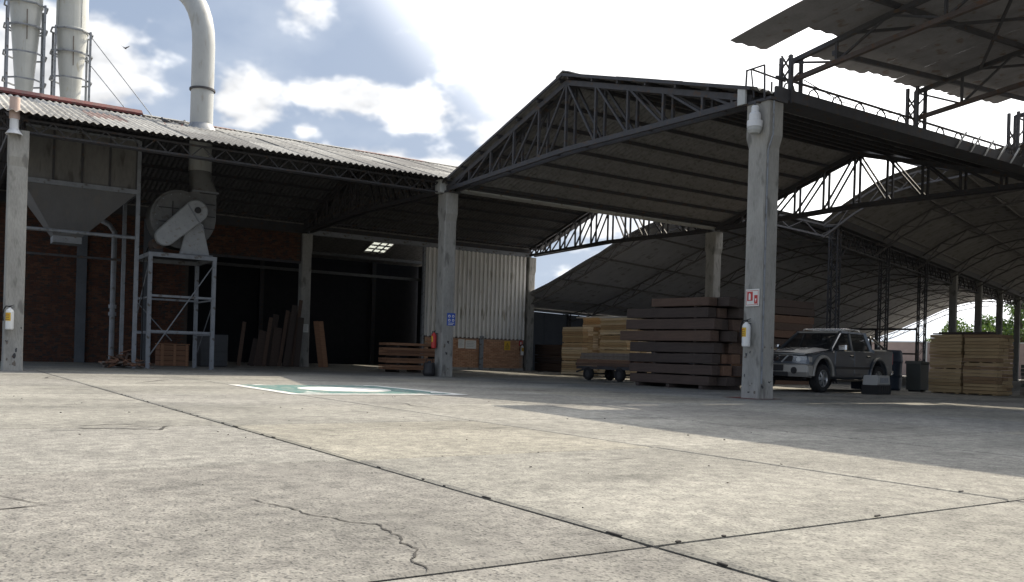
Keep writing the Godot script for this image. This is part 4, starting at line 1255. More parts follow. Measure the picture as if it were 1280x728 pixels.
	for k in 70:
		var a := rng.randf() * TAU
		var r := sqrt(rng.randf()) * 0.62
		var hgt := (1.0 - r / 0.72) * 0.55 * rng.randf_range(0.3, 1.0)
		var b := Basis(Vector3.UP, rng.randf() * TAU) * Basis(Vector3.RIGHT, rng.randf_range(-0.35, 0.35))
		var st := begin()
		add_box(st, Vector3(cos(a) * r, 0.04 + hgt, sin(a) * r), Vector3(rng.randf_range(0.05, 0.11), rng.randf_range(0.025, 0.05), rng.randf_range(0.35, 0.8)), b)
		part("offcut", done(st), [M.grey_board, M.dark_wood3, M.brown_wood1, M.dark_wood1][rng.randi() % 4], t)
	# boards leaning in the dark opening
	var n := 0
	for q in [[-3.05, 1.9, 0.35], [-2.55, 1.2, 0.5], [-2.3, 1.55, 0.45], [-2.05, 2.15, 0.4], [-1.8, 2.3, 0.42], [-1.6, 1.7, 0.35], [-1.35, 2.5, 0.4], [-1.1, 2.75, 0.42], [-0.95, 2.4, 0.3], [-0.75, 3.0, 0.36], [-0.6, 2.2, 0.3]]:
		var len: float = q[1]
		var o := part("leaning_plank", chamfer(Vector3(0.16 + 0.1 * (n % 3), len, 0.03), 0.006, Vector3(0, len * 0.5, 0)), [M.dark_wood1, M.dark_wood2, M.dark_wood0][n % 3], self)
		o.name = numbered("leaning_plank")
		o.transform = Transform3D(Basis(Vector3.BACK, -q[2] * 0.45) * Basis(Vector3.RIGHT, -0.16), Vector3(q[0], 0.0, -25.0 + 0.06 * (n % 4)))
		tag(o, ["shortest of", "second from the left among", "third from the left among", "fourth from the left among", "middle one, wide, of", "short narrow one right of the middle of", "fifth from the right among", "fourth from the right among", "third from the right among", "tallest of", "last one, beside the column, of"][n] + " the planks leaning in the dark opening", "plank", "planks leaning in the dark opening")
		if n == 0: o.set_meta("label", "lone thin plank leaning left of the others in the dark opening")
		n += 1
	for q in [[0.55, 2.05, 0.14], [0.78, 2.05, -0.13]]:
		var o := part("leaning_plank", chamfer(Vector3(0.22, q[1], 0.035), 0.006, Vector3(0, q[1] * 0.5, 0)), M.brown_wood2 if q[2] < 0.0 else M.brown_wood0, self)
		o.name = numbered("leaning_plank")
		o.transform = Transform3D(Basis(Vector3.BACK, 0.1) * Basis(Vector3.RIGHT, -0.12), Vector3(q[0], 0.0, -25.1 + absf(q[2])))
		tag(o, "reddish plank leaning right of the signed column, " + ("the left one of two" if q[2] > 0.0 else "the right one of two"), "plank", "reddish planks by the doorway")
	# boxes behind the stand
	t = thing("wooden_crate", "brown wooden crate standing in the dark behind the blower stand", "crate", Vector3(-6.4, 0, -21.8))
	for k in 4: part("slat", box(Vector3(1.0, 0.17, 0.03), Vector3(0, 0.1 + k * 0.19, 0.35)), M.brown_wood0, t)
	for k in 4: part("slat", box(Vector3(0.03, 0.17, 0.7), Vector3(-0.5, 0.1 + k * 0.19, 0)), M.brown_wood1, t)
	for k in 3: part("batten", box(Vector3(0.09, 0.78, 0.03), Vector3(-0.42 + k * 0.42, 0.4, 0.38)), M.brown_wood2, t)
	part("lid", box(Vector3(1.06, 0.04, 0.76), Vector3(0, 0.8, 0)), M.brown_wood0, t)
	t = thing("steel_cabinet", "dull grey machine cabinet in the shade right of the blower stand", "cabinet", Vector3(-4.85, 0, -22.3))
	part("case", chamfer(Vector3(1.0, 1.2, 0.7), 0.02, Vector3(0, 0.62, 0)), M.cabinet_grey, t)
	for yd in [0.35, 0.75]: part("drawer", chamfer(Vector3(0.86, 0.32, 0.03), 0.008, Vector3(0, yd, 0.36)), M.cabinet_grey, t)
	for yd in [0.4, 0.8]: part("handle", box(Vector3(0.3, 0.03, 0.03), Vector3(0, yd, 0.39)), M.steel_dark, t)
	part("plinth", box(Vector3(0.9, 0.04, 0.6), Vector3(0, 0.01, 0)), M.steel_dark, t)

func wheel(parent: Node, at: Vector3, r: float, w: float, spokes: int, rim_mat: Material, side := 1.0) -> void:
	var t := group_node("wheel", parent, at)
	var lay := Basis(Vector3.RIGHT, PI / 2 * side)
	var tread := begin()
	part("tyre", lathe([[r * 0.62, -w * 0.42], [r * 0.9, -w * 0.5], [r * 0.985, -w * 0.4], [r, -w * 0.25], [r, w * 0.25], [r * 0.985, w * 0.4], [r * 0.9, w * 0.5], [r * 0.62, w * 0.42]], 28, Vector3.ZERO, lay), M.rubber, t)
	part("rim", lathe([[r * 0.64, w * 0.40], [r * 0.61, w * 0.44], [r * 0.57, w * 0.36], [r * 0.54, -w * 0.1], [0.0, -w * 0.1]], 24, Vector3.ZERO, lay), rim_mat, t)
	part("hub", lathe([[r * 0.17, 0.0], [r * 0.16, w * 0.36], [0.0, w * 0.4]], 14, Vector3.ZERO, lay), rim_mat, t)
	for k in spokes:
		var a := TAU * k / spokes
		var d := Vector3(cos(a), sin(a), 0)
		part("spoke", bar(d * r * 0.12 + Vector3(0, 0, side * w * 0.30), d * r * 0.58 + Vector3(0, 0, side * w * 0.22), r * 0.17, w * 0.14, Vector3.BACK), rim_mat, t)

func build_cart() -> void:
	var t := thing("timber_cart", "low dark four-wheeled cart loaded with rough planks beside the beam pile", "cart", Vector3(4.95, 0, -10.2))
	for z in [-0.85, 0.75]:
		part("axle", tube([Vector3(-0.5, 0.22, z), Vector3(0.5, 0.22, z)], 0.03, 8), M.steel_dark, t)
		for x in [-0.46, 0.46]:
			var wl := group_node("wheel", t, Vector3(x, 0.22, z))
			var lay := Basis(Vector3.BACK, -PI / 2)
			part("tyre", lathe([[0.12, -0.07], [0.2, -0.075], [0.22, -0.04], [0.22, 0.04], [0.2, 0.075], [0.12, 0.07]], 20, Vector3.ZERO, lay), M.rubber, wl)
			part("rim", lathe([[0.0, 0.05], [0.125, 0.05], [0.125, -0.05], [0.0, -0.05]], 16, Vector3.ZERO, lay), M.steel_dark, wl)
			for q in [-0.08, 0.08]: part("hanger", bar(Vector3(x * 0.72, 0.22, z + q * 0.3), Vector3(x * 0.72, 0.42, z + q), 0.035), M.steel_dark, t)
	for x in [-0.45, 0.45]: part("side_rail", box(Vector3(0.06, 0.1, 3.0), Vector3(x, 0.42, 0.0)), M.steel_dark, t)
	for z in [-1.47, -0.5, 0.5, 1.47]: part("cross_rail", box(Vector3(0.84, 0.08, 0.06), Vector3(0, 0.42, z)), M.steel_dark, t)
	part("drawbar", bar(Vector3(0, 0.4, -1.5), Vector3(0, 0.25, -2.1), 0.05), M.steel_dark, t)
	var l := thing("cart_load", "rough dark planks stacked on the low four-wheeled cart", "planks", Vector3(4.95, 0.475, -10.2))
	for y in 4:
		for k in 5:
			var a := -1.55 + rng.randf_range(-0.12, 0.35)
			var b := 1.5 + rng.randf_range(-0.3, 0.1)
			var st := begin()
			add_box(st, Vector3(-0.4 + 0.2 * k + rng.randf_range(-0.015, 0.015), 0.055 + y * 0.108, (a + b) * 0.5), Vector3(0.19, 0.1, b - a), Basis(Vector3.UP, rng.randf_range(-0.01, 0.01)))
			part("plank", done(st), [M.dark_wood3, M.dark_wood1, M.brown_wood1, M.grey_board][rng.randi() % 4], l)

# ---------------------------------------------------------------- pickup truck
func build_truck() -> void:
	# local axes: +X forward, +Y up, -Z the driver's side, which faces the yard
	var t := thing("pickup_truck", "grey double-cab pickup with silver bumper parked behind the near column", "pickup truck", Vector3(7.04, 0, -3.81), PI + 0.16)
	var arch := func(cx: float, r: float) -> Array:
		var o := []
		for k in 11:
			var a := PI - PI * k / 10.0
			o.append(Vector2(cx + cos(a) * r, 0.42 + sin(a) * r))
		return o
	var side := [Vector2(-2.55, 0.62), Vector2(-2.55, 0.50)]
	side.append_array([Vector2(-2.1, 0.42)])
	side.append_array(arch.call(-1.58, 0.47))
	side.append_array([Vector2(-1.0, 0.36), Vector2(1.02, 0.36)])
	side.append_array(arch.call(1.6, 0.47))
	side.append_array([Vector2(2.12, 0.42), Vector2(2.30, 0.5), Vector2(2.34, 0.72), Vector2(2.30, 0.90), Vector2(2.18, 0.985), Vector2(1.6, 1.06), Vector2(1.02, 1.10), Vector2(0.9, 1.12), Vector2(-0.2, 1.125), Vector2(-1.30, 1.13), Vector2(-1.32, 1.20), Vector2(-2.52, 1.21), Vector2(-2.57, 1.17)])
	part("body", plate(side, -0.86, 0.86, 0.045), M.car_paint, t)
	# hood skin with a raised centre and scoop
	var hood := begin(true)
	var rowsx := [2.24, 2.05, 1.7, 1.35, 1.0]
	for i in rowsx.size() - 1:
		for k in 8:
			var p := []
			for q in [[i, k], [i, k + 1], [i + 1, k + 1], [i + 1, k]]:
				var x: float = rowsx[q[0]]
				var z: float = -0.76 + 1.52 * q[1] / 8.0
				var y: float = lerpf(1.125, 0.985, (x - 1.0) / 1.24) + 0.012 + 0.035 * (1.0 - pow(absf(z) / 0.76, 2.5)) + (0.018 if absf(z) < 0.42 and x < 2.2 else 0.0)
				p.append(Vector3(x, y, z))
			quad(hood, p[0], p[3], p[2], p[1])
	part("hood", done(hood), M.car_paint, t)
	part("hood_scoop", plate([Vector2(1.9, 1.04), Vector2(1.85, 1.105), Vector2(1.35, 1.14), Vector2(1.3, 1.1)], -0.22, 0.22, 0.02), M.car_paint, t)
	part("hood_edge", chamfer(Vector3(0.05, 0.045, 1.46), 0.012, Vector3(2.26, 0.985, 0)), M.alloy, t)
	# cabin: floor-height belt, pillars, roof
	var foot := [Vector3(0.98, 1.12, 0.76), Vector3(-1.28, 1.13, 0.78)]
	var head := [Vector3(0.22, 1.63, 0.62), Vector3(-1.12, 1.64, 0.64)]
	for s in [-1.0, 1.0]:
		var f := Vector3(1, 1, s)
		part("pillar", bar(foot[0] * f, head[0] * f, 0.05, 0.07), M.car_paint, t)
		part("pillar", bar(Vector3(-0.12, 1.12, 0.80 * s), Vector3(-0.2, 1.63, 0.645 * s), 0.05, 0.09, Vector3.RIGHT), M.car_paint, t)
		part("pillar", bar(foot[1] * f, head[1] * f, 0.05, 0.10), M.car_paint, t)
	var roof := begin(true)
	for i in 6:
		for k in 8:
			var p := []
			for q in [[i, k], [i, k + 1], [i + 1, k + 1], [i + 1, k]]:
				var u: float = q[0] / 6.0
				var x: float = lerpf(0.24, -1.14, u)
				var z: float = lerpf(-0.65, 0.65, q[1] / 8.0)
				p.append(Vector3(x, 1.632 + 0.055 * (1.0 - pow(absf(z) / 0.65, 3.0)) * sin(PI * clampf(u * 0.8 + 0.15, 0, 1)), z))
			quad(roof, p[0], p[3], p[2], p[1])
	part("roof", done(roof), M.car_paint, t)
	part("roof_edge", box(Vector3(1.38, 0.05, 0.04), Vector3(-0.45, 1.63, -0.645)), M.car_paint, t)
	part("roof_edge", box(Vector3(1.38, 0.05, 0.04), Vector3(-0.45, 1.63, 0.645)), M.car_paint, t)
	part("roof_edge", box(Vector3(0.04, 0.05, 1.3), Vector3(0.235, 1.625, 0)), M.car_silver, t)
	part("headliner", box(Vector3(1.3, 0.02, 1.24), Vector3(-0.45, 1.612, 0)), M.seat_cloth, t)
	var glass := func(called: String, a: Vector3, b: Vector3, c: Vector3, d: Vector3) -> void:
		var st := begin()
		quad(st, a, b, c, d)
		part(called, done(st), M.car_glass, t)
	glass.call("windscreen", Vector3(0.985, 1.13, -0.74), Vector3(0.985, 1.13, 0.74), Vector3(0.245, 1.615, 0.61), Vector3(0.245, 1.615, -0.61))
	glass.call("rear_window", Vector3(-1.27, 1.14, 0.74), Vector3(-1.27, 1.14, -0.74), Vector3(-1.13, 1.62, -0.61), Vector3(-1.13, 1.62, 0.61))
	for s in [-1.0, 1.0]:
		glass.call("side_window", Vector3(0.88, 1.135, 0.785 * s), Vector3(-0.1, 1.135, 0.80 * s), Vector3(-0.16, 1.61, 0.655 * s), Vector3(0.2, 1.61, 0.645 * s))
		glass.call("side_window", Vector3(-0.17, 1.135, 0.80 * s), Vector3(-1.22, 1.14, 0.80 * s), Vector3(-1.08, 1.61, 0.655 * s), Vector3(-0.22, 1.61, 0.655 * s))
		# doors stand 8 mm proud of the body, with gaps between them
		part("door", plate([Vector2(0.86, 0.47), Vector2(0.94, 0.75), Vector2(0.9, 1.10), Vector2(-0.13, 1.11), Vector2(-0.13, 0.44), Vector2(0.8, 0.44)], 0.0, 0.02, 0.006, Transform3D(Basis(), Vector3(0, 0, 0.852 if s > 0 else -0.872))), M.car_paint, t)
		part("door", plate([Vector2(-0.16, 0.44), Vector2(-0.16, 1.11), Vector2(-1.22, 1.115), Vector2(-1.22, 0.98), Vector2(-1.1, 0.8), Vector2(-0.98, 0.44)], 0.0, 0.02, 0.006, Transform3D(Basis(), Vector3(0, 0, 0.852 if s > 0 else -0.872))), M.car_paint, t)
		for x in [0.02, -0.95]: part("door_handle", chamfer(Vector3(0.2, 0.05, 0.03), 0.01, Vector3(x, 0.98, s * 0.885)), M.black_plastic, t)
		part("door_moulding", chamfer(Vector3(2.0, 0.07, 0.02), 0.006, Vector3(-0.1, 0.66, s * 0.88)), M.black_plastic, t)
		part("side_step", chamfer(Vector3(1.9, 0.06, 0.16), 0.02, Vector3(0.02, 0.33, s * 0.86)), M.black_plastic, t)
		# wheel-arch flares
		for cx in [1.6, -1.58]:
			var ring := circle_pts(Vector2(cx, 0.42), 0.56, 14, 0.0, PI)
			var inner := circle_pts(Vector2(cx, 0.42), 0.475, 14, PI, 0.0)
			ring.append_array(inner)
			part("wheel_flare", plate(ring, (0.84 if s > 0 else -0.925), (0.925 if s > 0 else -0.84), 0.02), M.car_silver if cx > 0.0 else M.car_paint, t)
		wheel(t, Vector3(1.6, 0.365, s * 0.79), 0.365, 0.25, 6, M.alloy, s)
		wheel(t, Vector3(-1.58, 0.365, s * 0.79), 0.365, 0.25, 6, M.alloy, s)
		# mirror
		var m := group_node("mirror", t)
		part("shell", chamfer(Vector3(0.13, 0.19, 0.24), 0.035, Vector3(0.78, 1.2, s * 1.0)), M.chrome, m)
		part("arm", bar(Vector3(0.78, 1.14, s * 0.80), Vector3(0.78, 1.15, s * 0.94), 0.07), M.black_plastic, m)
		# headlights
		var h := group_node("headlight", t)
		part("reflector", chamfer(Vector3(0.05, 0.17, 0.36), 0.02, Vector3(2.27, 0.84, s * 0.62)), M.chrome, h)
		part("bulb", lathe([[0.0, 0.04], [0.06, 0.03], [0.075, 0.0]], 14, Vector3(2.295, 0.84, s * 0.58), Basis(Vector3.BACK, -PI / 2)), M.white_paint, h)
		part("lens", plate([Vector2(-0.2, -0.085), Vector2(0.18, -0.1), Vector2(0.2, 0.09), Vector2(-0.19, 0.1)], 0.0, 0.02, 0.005, Transform3D(Basis(Vector3.UP, PI / 2) , Vector3(2.315, 0.84, s * 0.62))), M.lamp_lens, h)
		part("turn_lamp", chamfer(Vector3(0.16, 0.15, 0.05), 0.015, Vector3(2.2, 0.85, s * 0.84)), M.car_silver, h)
		part("fog_lamp", lathe([[0.0, 0.02], [0.05, 0.02], [0.06, 0.0], [0.085, 0.0], [0.085, -0.05]], 18, Vector3(2.44, 0.56, s * 0.52), Basis(Vector3.BACK, -PI / 2)), M.black_plastic, t)
		part("tail_lamp", chamfer(Vector3(0.05, 0.34, 0.12), 0.015, Vector3(-2.56, 0.95, s * 0.79)), M.red_paint, t)
	# front: silver bumper, dark grille with a chrome V, plate
	part("bumper", plate([Vector2(2.14, 0.37), Vector2(2.38, 0.40), Vector2(2.43, 0.52), Vector2(2.42, 0.70), Vector2(2.34, 0.735), Vector2(2.1, 0.73)], -0.90, 0.90, 0.05), M.car_silver, t)
	part("air_intake", chamfer(Vector3(0.03, 0.12, 0.7), 0.01, Vector3(2.425, 0.46, 0)), M.black_plastic, t)
	part("grille", chamfer(Vector3(0.05, 0.19, 0.84), 0.02, Vector3(2.3, 0.85, 0)), M.black_plastic, t)
	for y in [0.80, 0.85, 0.90]: part("grille_slat", chamfer(Vector3(0.02, 0.014, 0.78), 0.005, Vector3(2.33, y, 0)), M.steel_dark, t)
	for s in [-1.0, 1.0]: part("grille_bar", bar(Vector3(2.335, 0.77, s * 0.12), Vector3(2.325, 0.94, s * 0.30), 0.03, 0.06, Vector3.RIGHT), M.alloy, t)
	part("grille_bar", chamfer(Vector3(0.03, 0.025, 0.84), 0.008, Vector3(2.33, 0.945, 0)), M.chrome, t)
	part("badge", lathe([[0.0, 0.02], [0.05, 0.02], [0.06, 0.0]], 20, Vector3(2.34, 0.86, 0), Basis(Vector3.BACK, -PI / 2)), M.chrome, t)
	part("plate_holder", chamfer(Vector3(0.03, 0.16, 0.44), 0.008, Vector3(2.435, 0.62, 0)), M.black_plastic, t)
	part("skid_plate", plate([Vector2(2.1, 0.30), Vector2(2.36, 0.37), Vector2(2.1, 0.38)], -0.7, 0.7, 0.01), M.black_plastic, t)
	part("wiper", bar(Vector3(0.95, 1.16, 0.1), Vector3(0.74, 1.305, -0.5), 0.02), M.black_plastic, t)
	# roof rack and the sports bar behind the cab
	for s in [-1.0, 1.0]:
		part("roof_rail", tube([Vector3(0.1, 1.66, s * 0.56), Vector3(0.02, 1.72, s * 0.56), Vector3(-0.95, 1.73, s * 0.56), Vector3(-1.05, 1.67, s * 0.56)], 0.018, 8), M.chrome, t)
		part("sports_bar", tube([Vector3(-1.42, 1.2, s * 0.72), Vector3(-1.5, 1.5, s * 0.66), Vector3(-1.62, 1.56, s * 0.6), Vector3(-2.3, 1.22, s * 0.72)], 0.035, 8), M.black_plastic, t)
	for x in [-0.15, -0.8]: part("roof_bar", tube([Vector3(x, 1.73, -0.56), Vector3(x, 1.73, 0.56)], 0.016, 8), M.chrome, t)
	part("sports_bar", tube([Vector3(-1.62, 1.56, -0.6), Vector3(-1.62, 1.56, 0.6)], 0.035, 8), M.black_plastic, t)
	part("rear_bumper", chamfer(Vector3(0.14, 0.16, 1.66), 0.03, Vector3(-2.62, 0.55, 0)), M.chrome, t)
	part("chassis", box(Vector3(4.2, 0.16, 1.0), Vector3(-0.1, 0.36, 0)), M.black_plastic, t)
	for s in [-0.36, 0.36]:
		part("seat", plate([Vector2(0.35, 0.75), Vector2(0.35, 0.88), Vector2(-0.08, 0.9), Vector2(-0.22, 1.42), Vector2(-0.34, 1.42), Vector2(-0.2, 0.75)], s - 0.23, s + 0.23, 0.03), M.seat_cloth, t)
		part("headrest", chamfer(Vector3(0.1, 0.16, 0.24), 0.03, Vector3(-0.28, 1.52, s)), M.seat_cloth, t)
	part("seat", plate([Vector2(-0.6, 0.75), Vector2(-0.6, 0.95), Vector2(-1.0, 0.95), Vector2(-1.12, 1.4), Vector2(-1.2, 1.4), Vector2(-1.1, 0.75)], -0.65, 0.65, 0.03), M.seat_cloth, t)
	part("dashboard", plate([Vector2(0.98, 1.12), Vector2(0.6, 1.16), Vector2(0.55, 1.0), Vector2(0.95, 0.9)], -0.72, 0.72, 0.02), M.black_plastic, t)
	part("steering_wheel", tube([Vector3(0.42, 1.2, -0.36 - 0.18), Vector3(0.45, 1.33, -0.36 - 0.1), Vector3(0.46, 1.36, -0.36), Vector3(0.45, 1.33, -0.26), Vector3(0.42, 1.2, -0.18), Vector3(0.39, 1.07, -0.26), Vector3(0.38, 1.04, -0.36), Vector3(0.39, 1.07, -0.46), Vector3(0.42, 1.2, -0.54)], 0.016, 6), M.black_plastic, t)

# ---------------------------------------------------------------- fittings and small things
func extinguisher(at: Vector3, turn: float, body: Material, label: String, tall := 0.5) -> void:
	# local +Z faces out from the wall
	var t := thing("fire_extinguisher", label, "fire extinguisher", at, turn, "fire extinguishers")
	var r := tall * 0.155
	part("cylinder", lathe([[0.0, 0.0], [r * 0.9, 0.0], [r, tall * 0.04], [r, tall * 0.74], [r * 0.8, tall * 0.83], [r * 0.35, tall * 0.88], [r * 0.3, tall * 0.92], [0.0, tall * 0.92]], 20, Vector3(0, 0, r + 0.03)), body, t)
	part("valve", chamfer(Vector3(0.05, 0.05, 0.06), 0.01, Vector3(0, tall * 0.95, r + 0.03)), M.black_plastic, t)
	part("lever", bar(Vector3(-0.02, tall * 0.98, r + 0.03), Vector3(0.1, tall * 1.03, r + 0.03), 0.018, 0.012), M.black_plastic, t)
	part("lever", bar(Vector3(-0.02, tall * 0.93, r + 0.03), Vector3(0.11, tall * 0.95, r + 0.03), 0.018, 0.012), M.black_plastic, t)
	part("hose", tube([Vector3(-0.02, tall * 0.96, r + 0.04), Vector3(-r * 0.9, tall * 0.98, r + 0.04), Vector3(-r * 1.5, tall * 0.85, r + 0.04), Vector3(-r * 1.75, tall * 0.6, r + 0.04), Vector3(-r * 1.6, tall * 0.36, r + 0.04)], 0.014, 8), M.rubber, t)
	part("wall_hook", bar(Vector3(0, tall * 0.86, 0.0), Vector3(0, tall * 0.86, r), 0.03, 0.03), M.steel_dark, t)
	var lab := begin()
	for k in 6:
		var a := deg_to_rad(-52.0 + 15.0 * k)
		var b := deg_to_rad(-52.0 + 15.0 * (k + 1))
		var c := Vector3(0, 0, r + 0.03)
		var q := r + 0.0015
		quad(lab, c + Vector3(sin(a) * q, tall * 0.36, cos(a) * q), c + Vector3(sin(b) * q, tall * 0.36, cos(b) * q), c + Vector3(sin(b) * q, tall * 0.70, cos(b) * q), c + Vector3(sin(a) * q, tall * 0.70, cos(a) * q))
	part("label_sticker", done(lab), M.yellow_paint, t)
	for k in 4: part("label_print", box(Vector3(r * (1.1 - 0.25 * (k % 2)), 0.012, 0.003), Vector3(-0.01, tall * (0.42 + 0.07 * k), r * 2.0 + 0.031)), M.red_paint if k == 3 else M.brown_wood1, t)

func sign_board(called: String, label: String, at: Vector3, turn: float, w: float, h: float, base: Material) -> Node3D:
	var t := thing(called, label, "sign", at, turn)
	part("board", chamfer(Vector3(w, h, 0.012), 0.003, Vector3(0, 0, 0.006)), base, t)
	return t

func flat_shape(t: Node3D, called: String, outline: Array, mat: Material, layer := 1) -> void:
	part(called, plate(outline, 0.012, 0.012 + 0.003 * layer), mat, t)

func build_fittings() -> void:
	for q in [[-SV, -SU, 0.0, 9], [-SV, -SU, 1.0, 4], [0.0, -SU, 0.0, 6], [0.0, 0.0, -1.0, 8], [0.0, 0.0, 0.0, 6]]:
		var face := thing("scuff_marks", {9: "dark scuffs low on the face of the left edge column", 4: "small scuffs on the side of the left edge column", 6: "faint scuffs near the foot of a column's shaded face", 8: "dark scuffs low on the left face of the near column"}[q[3]], "stain", Vector3(q[0], 0, q[1]), 0.0 if q[2] == 0.0 else (PI / 2) * q[2])
		if q[3] == 6: face.set_meta("label", "faint scuffs at the foot of the " + ("column with the blue sign" if q[1] < -1.0 else "near column, on its right face"))
		for k in q[3]:
			var c := Vector2(rng.randf_range(-0.17, 0.17), 0.12 + pow(rng.randf(), 2.0) * 1.1)
			var blot := []
			var rr := rng.randf_range(0.015, 0.05)
			for m in 9: blot.append(c + Vector2.from_angle(TAU * m / 9) * rr * rng.randf_range(0.45, 1.2) * Vector2(1.0, 1.7 if k % 3 else 0.5))
			part("scuff", plate(blot, 0.0, 0.003, 0.0, Transform3D(Basis(), Vector3(0, 0, (0.222 if q[2] != 0.0 else 0.236) - c.y * 0.004))), M.steel_dark if k % 2 else M.grey_board, face)
	# wall lamps on the two nearest columns
	var l := thing("yard_lamp", "white bell-shaped lamp fixed to the head of the near column", "lamp", Vector3(-0.36, 5.25, 0.06), 0.0, "yard lamps")
	part("canister", lathe([[0.0, 0.52], [0.06, 0.52], [0.075, 0.48], [0.075, 0.4], [0.1, 0.38], [0.115, 0.34], [0.115, 0.24], [0.15, 0.22], [0.15, 0.1], [0.10, 0.08]], 20), M.lamp_white, l)
	part("glass_bowl", lathe([[0.14, 0.1], [0.135, 0.04], [0.10, -0.02], [0.0, -0.04]], 20), M.steel_pale, l)
	part("arm", tube([Vector3(0, 0.5, 0), Vector3(0, 0.6, 0), Vector3(0.16, 0.62, 0)], 0.025, 8), M.steel_dark, l)
	l = thing("yard_lamp", "white lamp with flared shade hanging from a tube at the left edge column", "lamp", Vector3(-SV - 0.12, 5.70, -SU + 0.34), 0.0, "yard lamps")
	part("housing", lathe([[0.0, 0.92], [0.115, 0.92], [0.115, 0.40], [0.0, 0.40]], 20), M.render_pink, l)
	part("neck", lathe([[0.095, 0.40], [0.1, 0.36], [0.1, 0.16]], 20), M.lamp_white, l)
	part("shade", lathe([[0.1, 0.16], [0.13, 0.12], [0.19, 0.03], [0.185, 0.02], [0.12, 0.10], [0.0, 0.13]], 20), M.lamp_white, l)
	part("arm", bar(Vector3(0, 0.8, 0), Vector3(0.0, 0.8, -0.2), 0.05), M.steel_dark, l)
	extinguisher(Vector3(-0.225, 1.03, -0.02), -PI / 2, M.white_paint, "white extinguisher with yellow label on the near column beside the pickup", 0.53)
	extinguisher(Vector3(-SV - 0.04, 1.0, -SU + 0.235), -0.5, M.white_paint, "white extinguisher with yellow label on the column at the left edge", 0.58)
	extinguisher(Vector3(-0.225, 0.9, -SU - 0.06), -PI / 2, M.red_paint, "red extinguisher with yellow label on the column bearing a blue sign", 0.55)
	extinguisher(Vector3(11.62, 0.8, -2 * SU + 0.12), 0.0, M.white_paint, "pale extinguisher on the brick wall under a small red sign", 0.56)
	var cd := part("conduit", tube([Vector3(-0.16, 0.3, 0.245), Vector3(-0.16, 4.9, 0.245), Vector3(-0.14, 5.2, 0.34), Vector3(-0.14, 5.85, 0.34)], 0.018, 8), M.steel_grey, self)
	cd.name = numbered("conduit")
	tag(cd, "thin grey conduit running up the shaded face of the near column", "pipe")
	# signs
	var s := sign_board("safety_sign", "white and red fire equipment sign above the near column's extinguisher", Vector3(-0.225, 2.0, 0.02), -PI / 2, 0.34, 0.34, M.paper)
	for q in [[-0.15, -0.14, -0.142, 0.14], [0.142, -0.14, 0.15, 0.14], [-0.15, 0.135, 0.15, 0.143], [-0.15, -0.143, 0.15, -0.135]]: flat_shape(s, "border", rect(q[0], q[1], q[2], q[3]), M.red_paint)
	flat_shape(s, "red_field", rect(-0.13, -0.06, 0.01, 0.12), M.red_paint)
	flat_shape(s, "red_field", rect(0.05, -0.12, 0.13, 0.05), M.red_paint)
	flat_shape(s, "pictogram", [Vector2(-0.09, -0.04), Vector2(-0.04, -0.04), Vector2(-0.04, 0.06), Vector2(-0.055, 0.09), Vector2(-0.08, 0.09), Vector2(-0.09, 0.06)], M.paper, 2)
	flat_shape(s, "pictogram", [Vector2(0.07, -0.02), Vector2(0.09, -0.09), Vector2(0.11, -0.02)], M.paper, 2)
	s = sign_board("safety_sign", "blue sign with four white pictogram dots on the middle column", Vector3(0.1, 1.84, -SU + 0.235), 0.0, 0.30, 0.40, M.blue_paint)
	for q in [[-0.07, 0.1], [0.07, 0.1], [-0.07, -0.03], [0.07, -0.03]]:
		flat_shape(s, "pictogram", circle_pts(Vector2(q[0], q[1]), 0.045, 14), M.paper)
		flat_shape(s, "pictogram_detail", circle_pts(Vector2(q[0], q[1] - 0.006), 0.02, 10), M.blue_paint, 2)
	for k in 2: flat_shape(s, "text_line", rect(-0.11, -0.13 - 0.045 * k, 0.11 - 0.04 * k, -0.11 - 0.045 * k), M.paper)
	s = sign_board("notice_board", "tall narrow white notice on the brick wall right of the middle column", Vector3(8.06, 1.28, -2 * SU + 0.125), 0.0, 0.36, 0.44, M.paper)
	for k in 5: flat_shape(s, "text_line", rect(-0.12, 0.14 - 0.065 * k, 0.10 - 0.03 * (k % 3), 0.152 - 0.065 * k), M.steel_grey)
	s = sign_board("notice_board", "wide white notice on the brick wall beside the narrow one", Vector3(8.6, 1.26, -2 * SU + 0.125), 0.0, 0.62, 0.42, M.paper)
	for k in 4: flat_shape(s, "text_line", rect(-0.24, 0.12 - 0.075 * k, 0.22 - 0.05 * (k % 2), 0.132 - 0.075 * k), M.steel_grey)
	s = sign_board("warning_sign", "yellow warning sign with black triangle on the brick wall", Vector3(10.77, 1.27, -2 * SU + 0.125), 0.0, 0.36, 0.46, M.yellow_paint)
	flat_shape(s, "triangle", [Vector2(-0.12, -0.07), Vector2(0.12, -0.07), Vector2(0, 0.15)], M.ink)
	flat_shape(s, "triangle_field", [Vector2(-0.085, -0.05), Vector2(0.085, -0.05), Vector2(0, 0.105)], M.yellow_paint, 2)
	flat_shape(s, "exclamation", rect(-0.012, -0.015, 0.012, 0.06), M.ink, 3)
	for k in 2: flat_shape(s, "text_line", rect(-0.12, -0.13 - 0.05 * k, 0.12 - 0.05 * k, -0.11 - 0.05 * k), M.ink)
	s = sign_board("safety_sign", "small red sign above the extinguisher on the brick wall", Vector3(11.6, 1.42, -2 * SU + 0.125), 0.0, 0.22, 0.26, M.red_paint)
	flat_shape(s, "pictogram", [Vector2(-0.03, -0.08), Vector2(0.03, -0.08), Vector2(0.03, 0.04), Vector2(0.0, 0.08), Vector2(-0.03, 0.04)], M.paper)
	s = sign_board("paper_notice", "small paper notice on the column between the two dark openings", Vector3(0.03, 1.7, -2 * SU + 0.235), 0.0, 0.24, 0.36, M.paper)
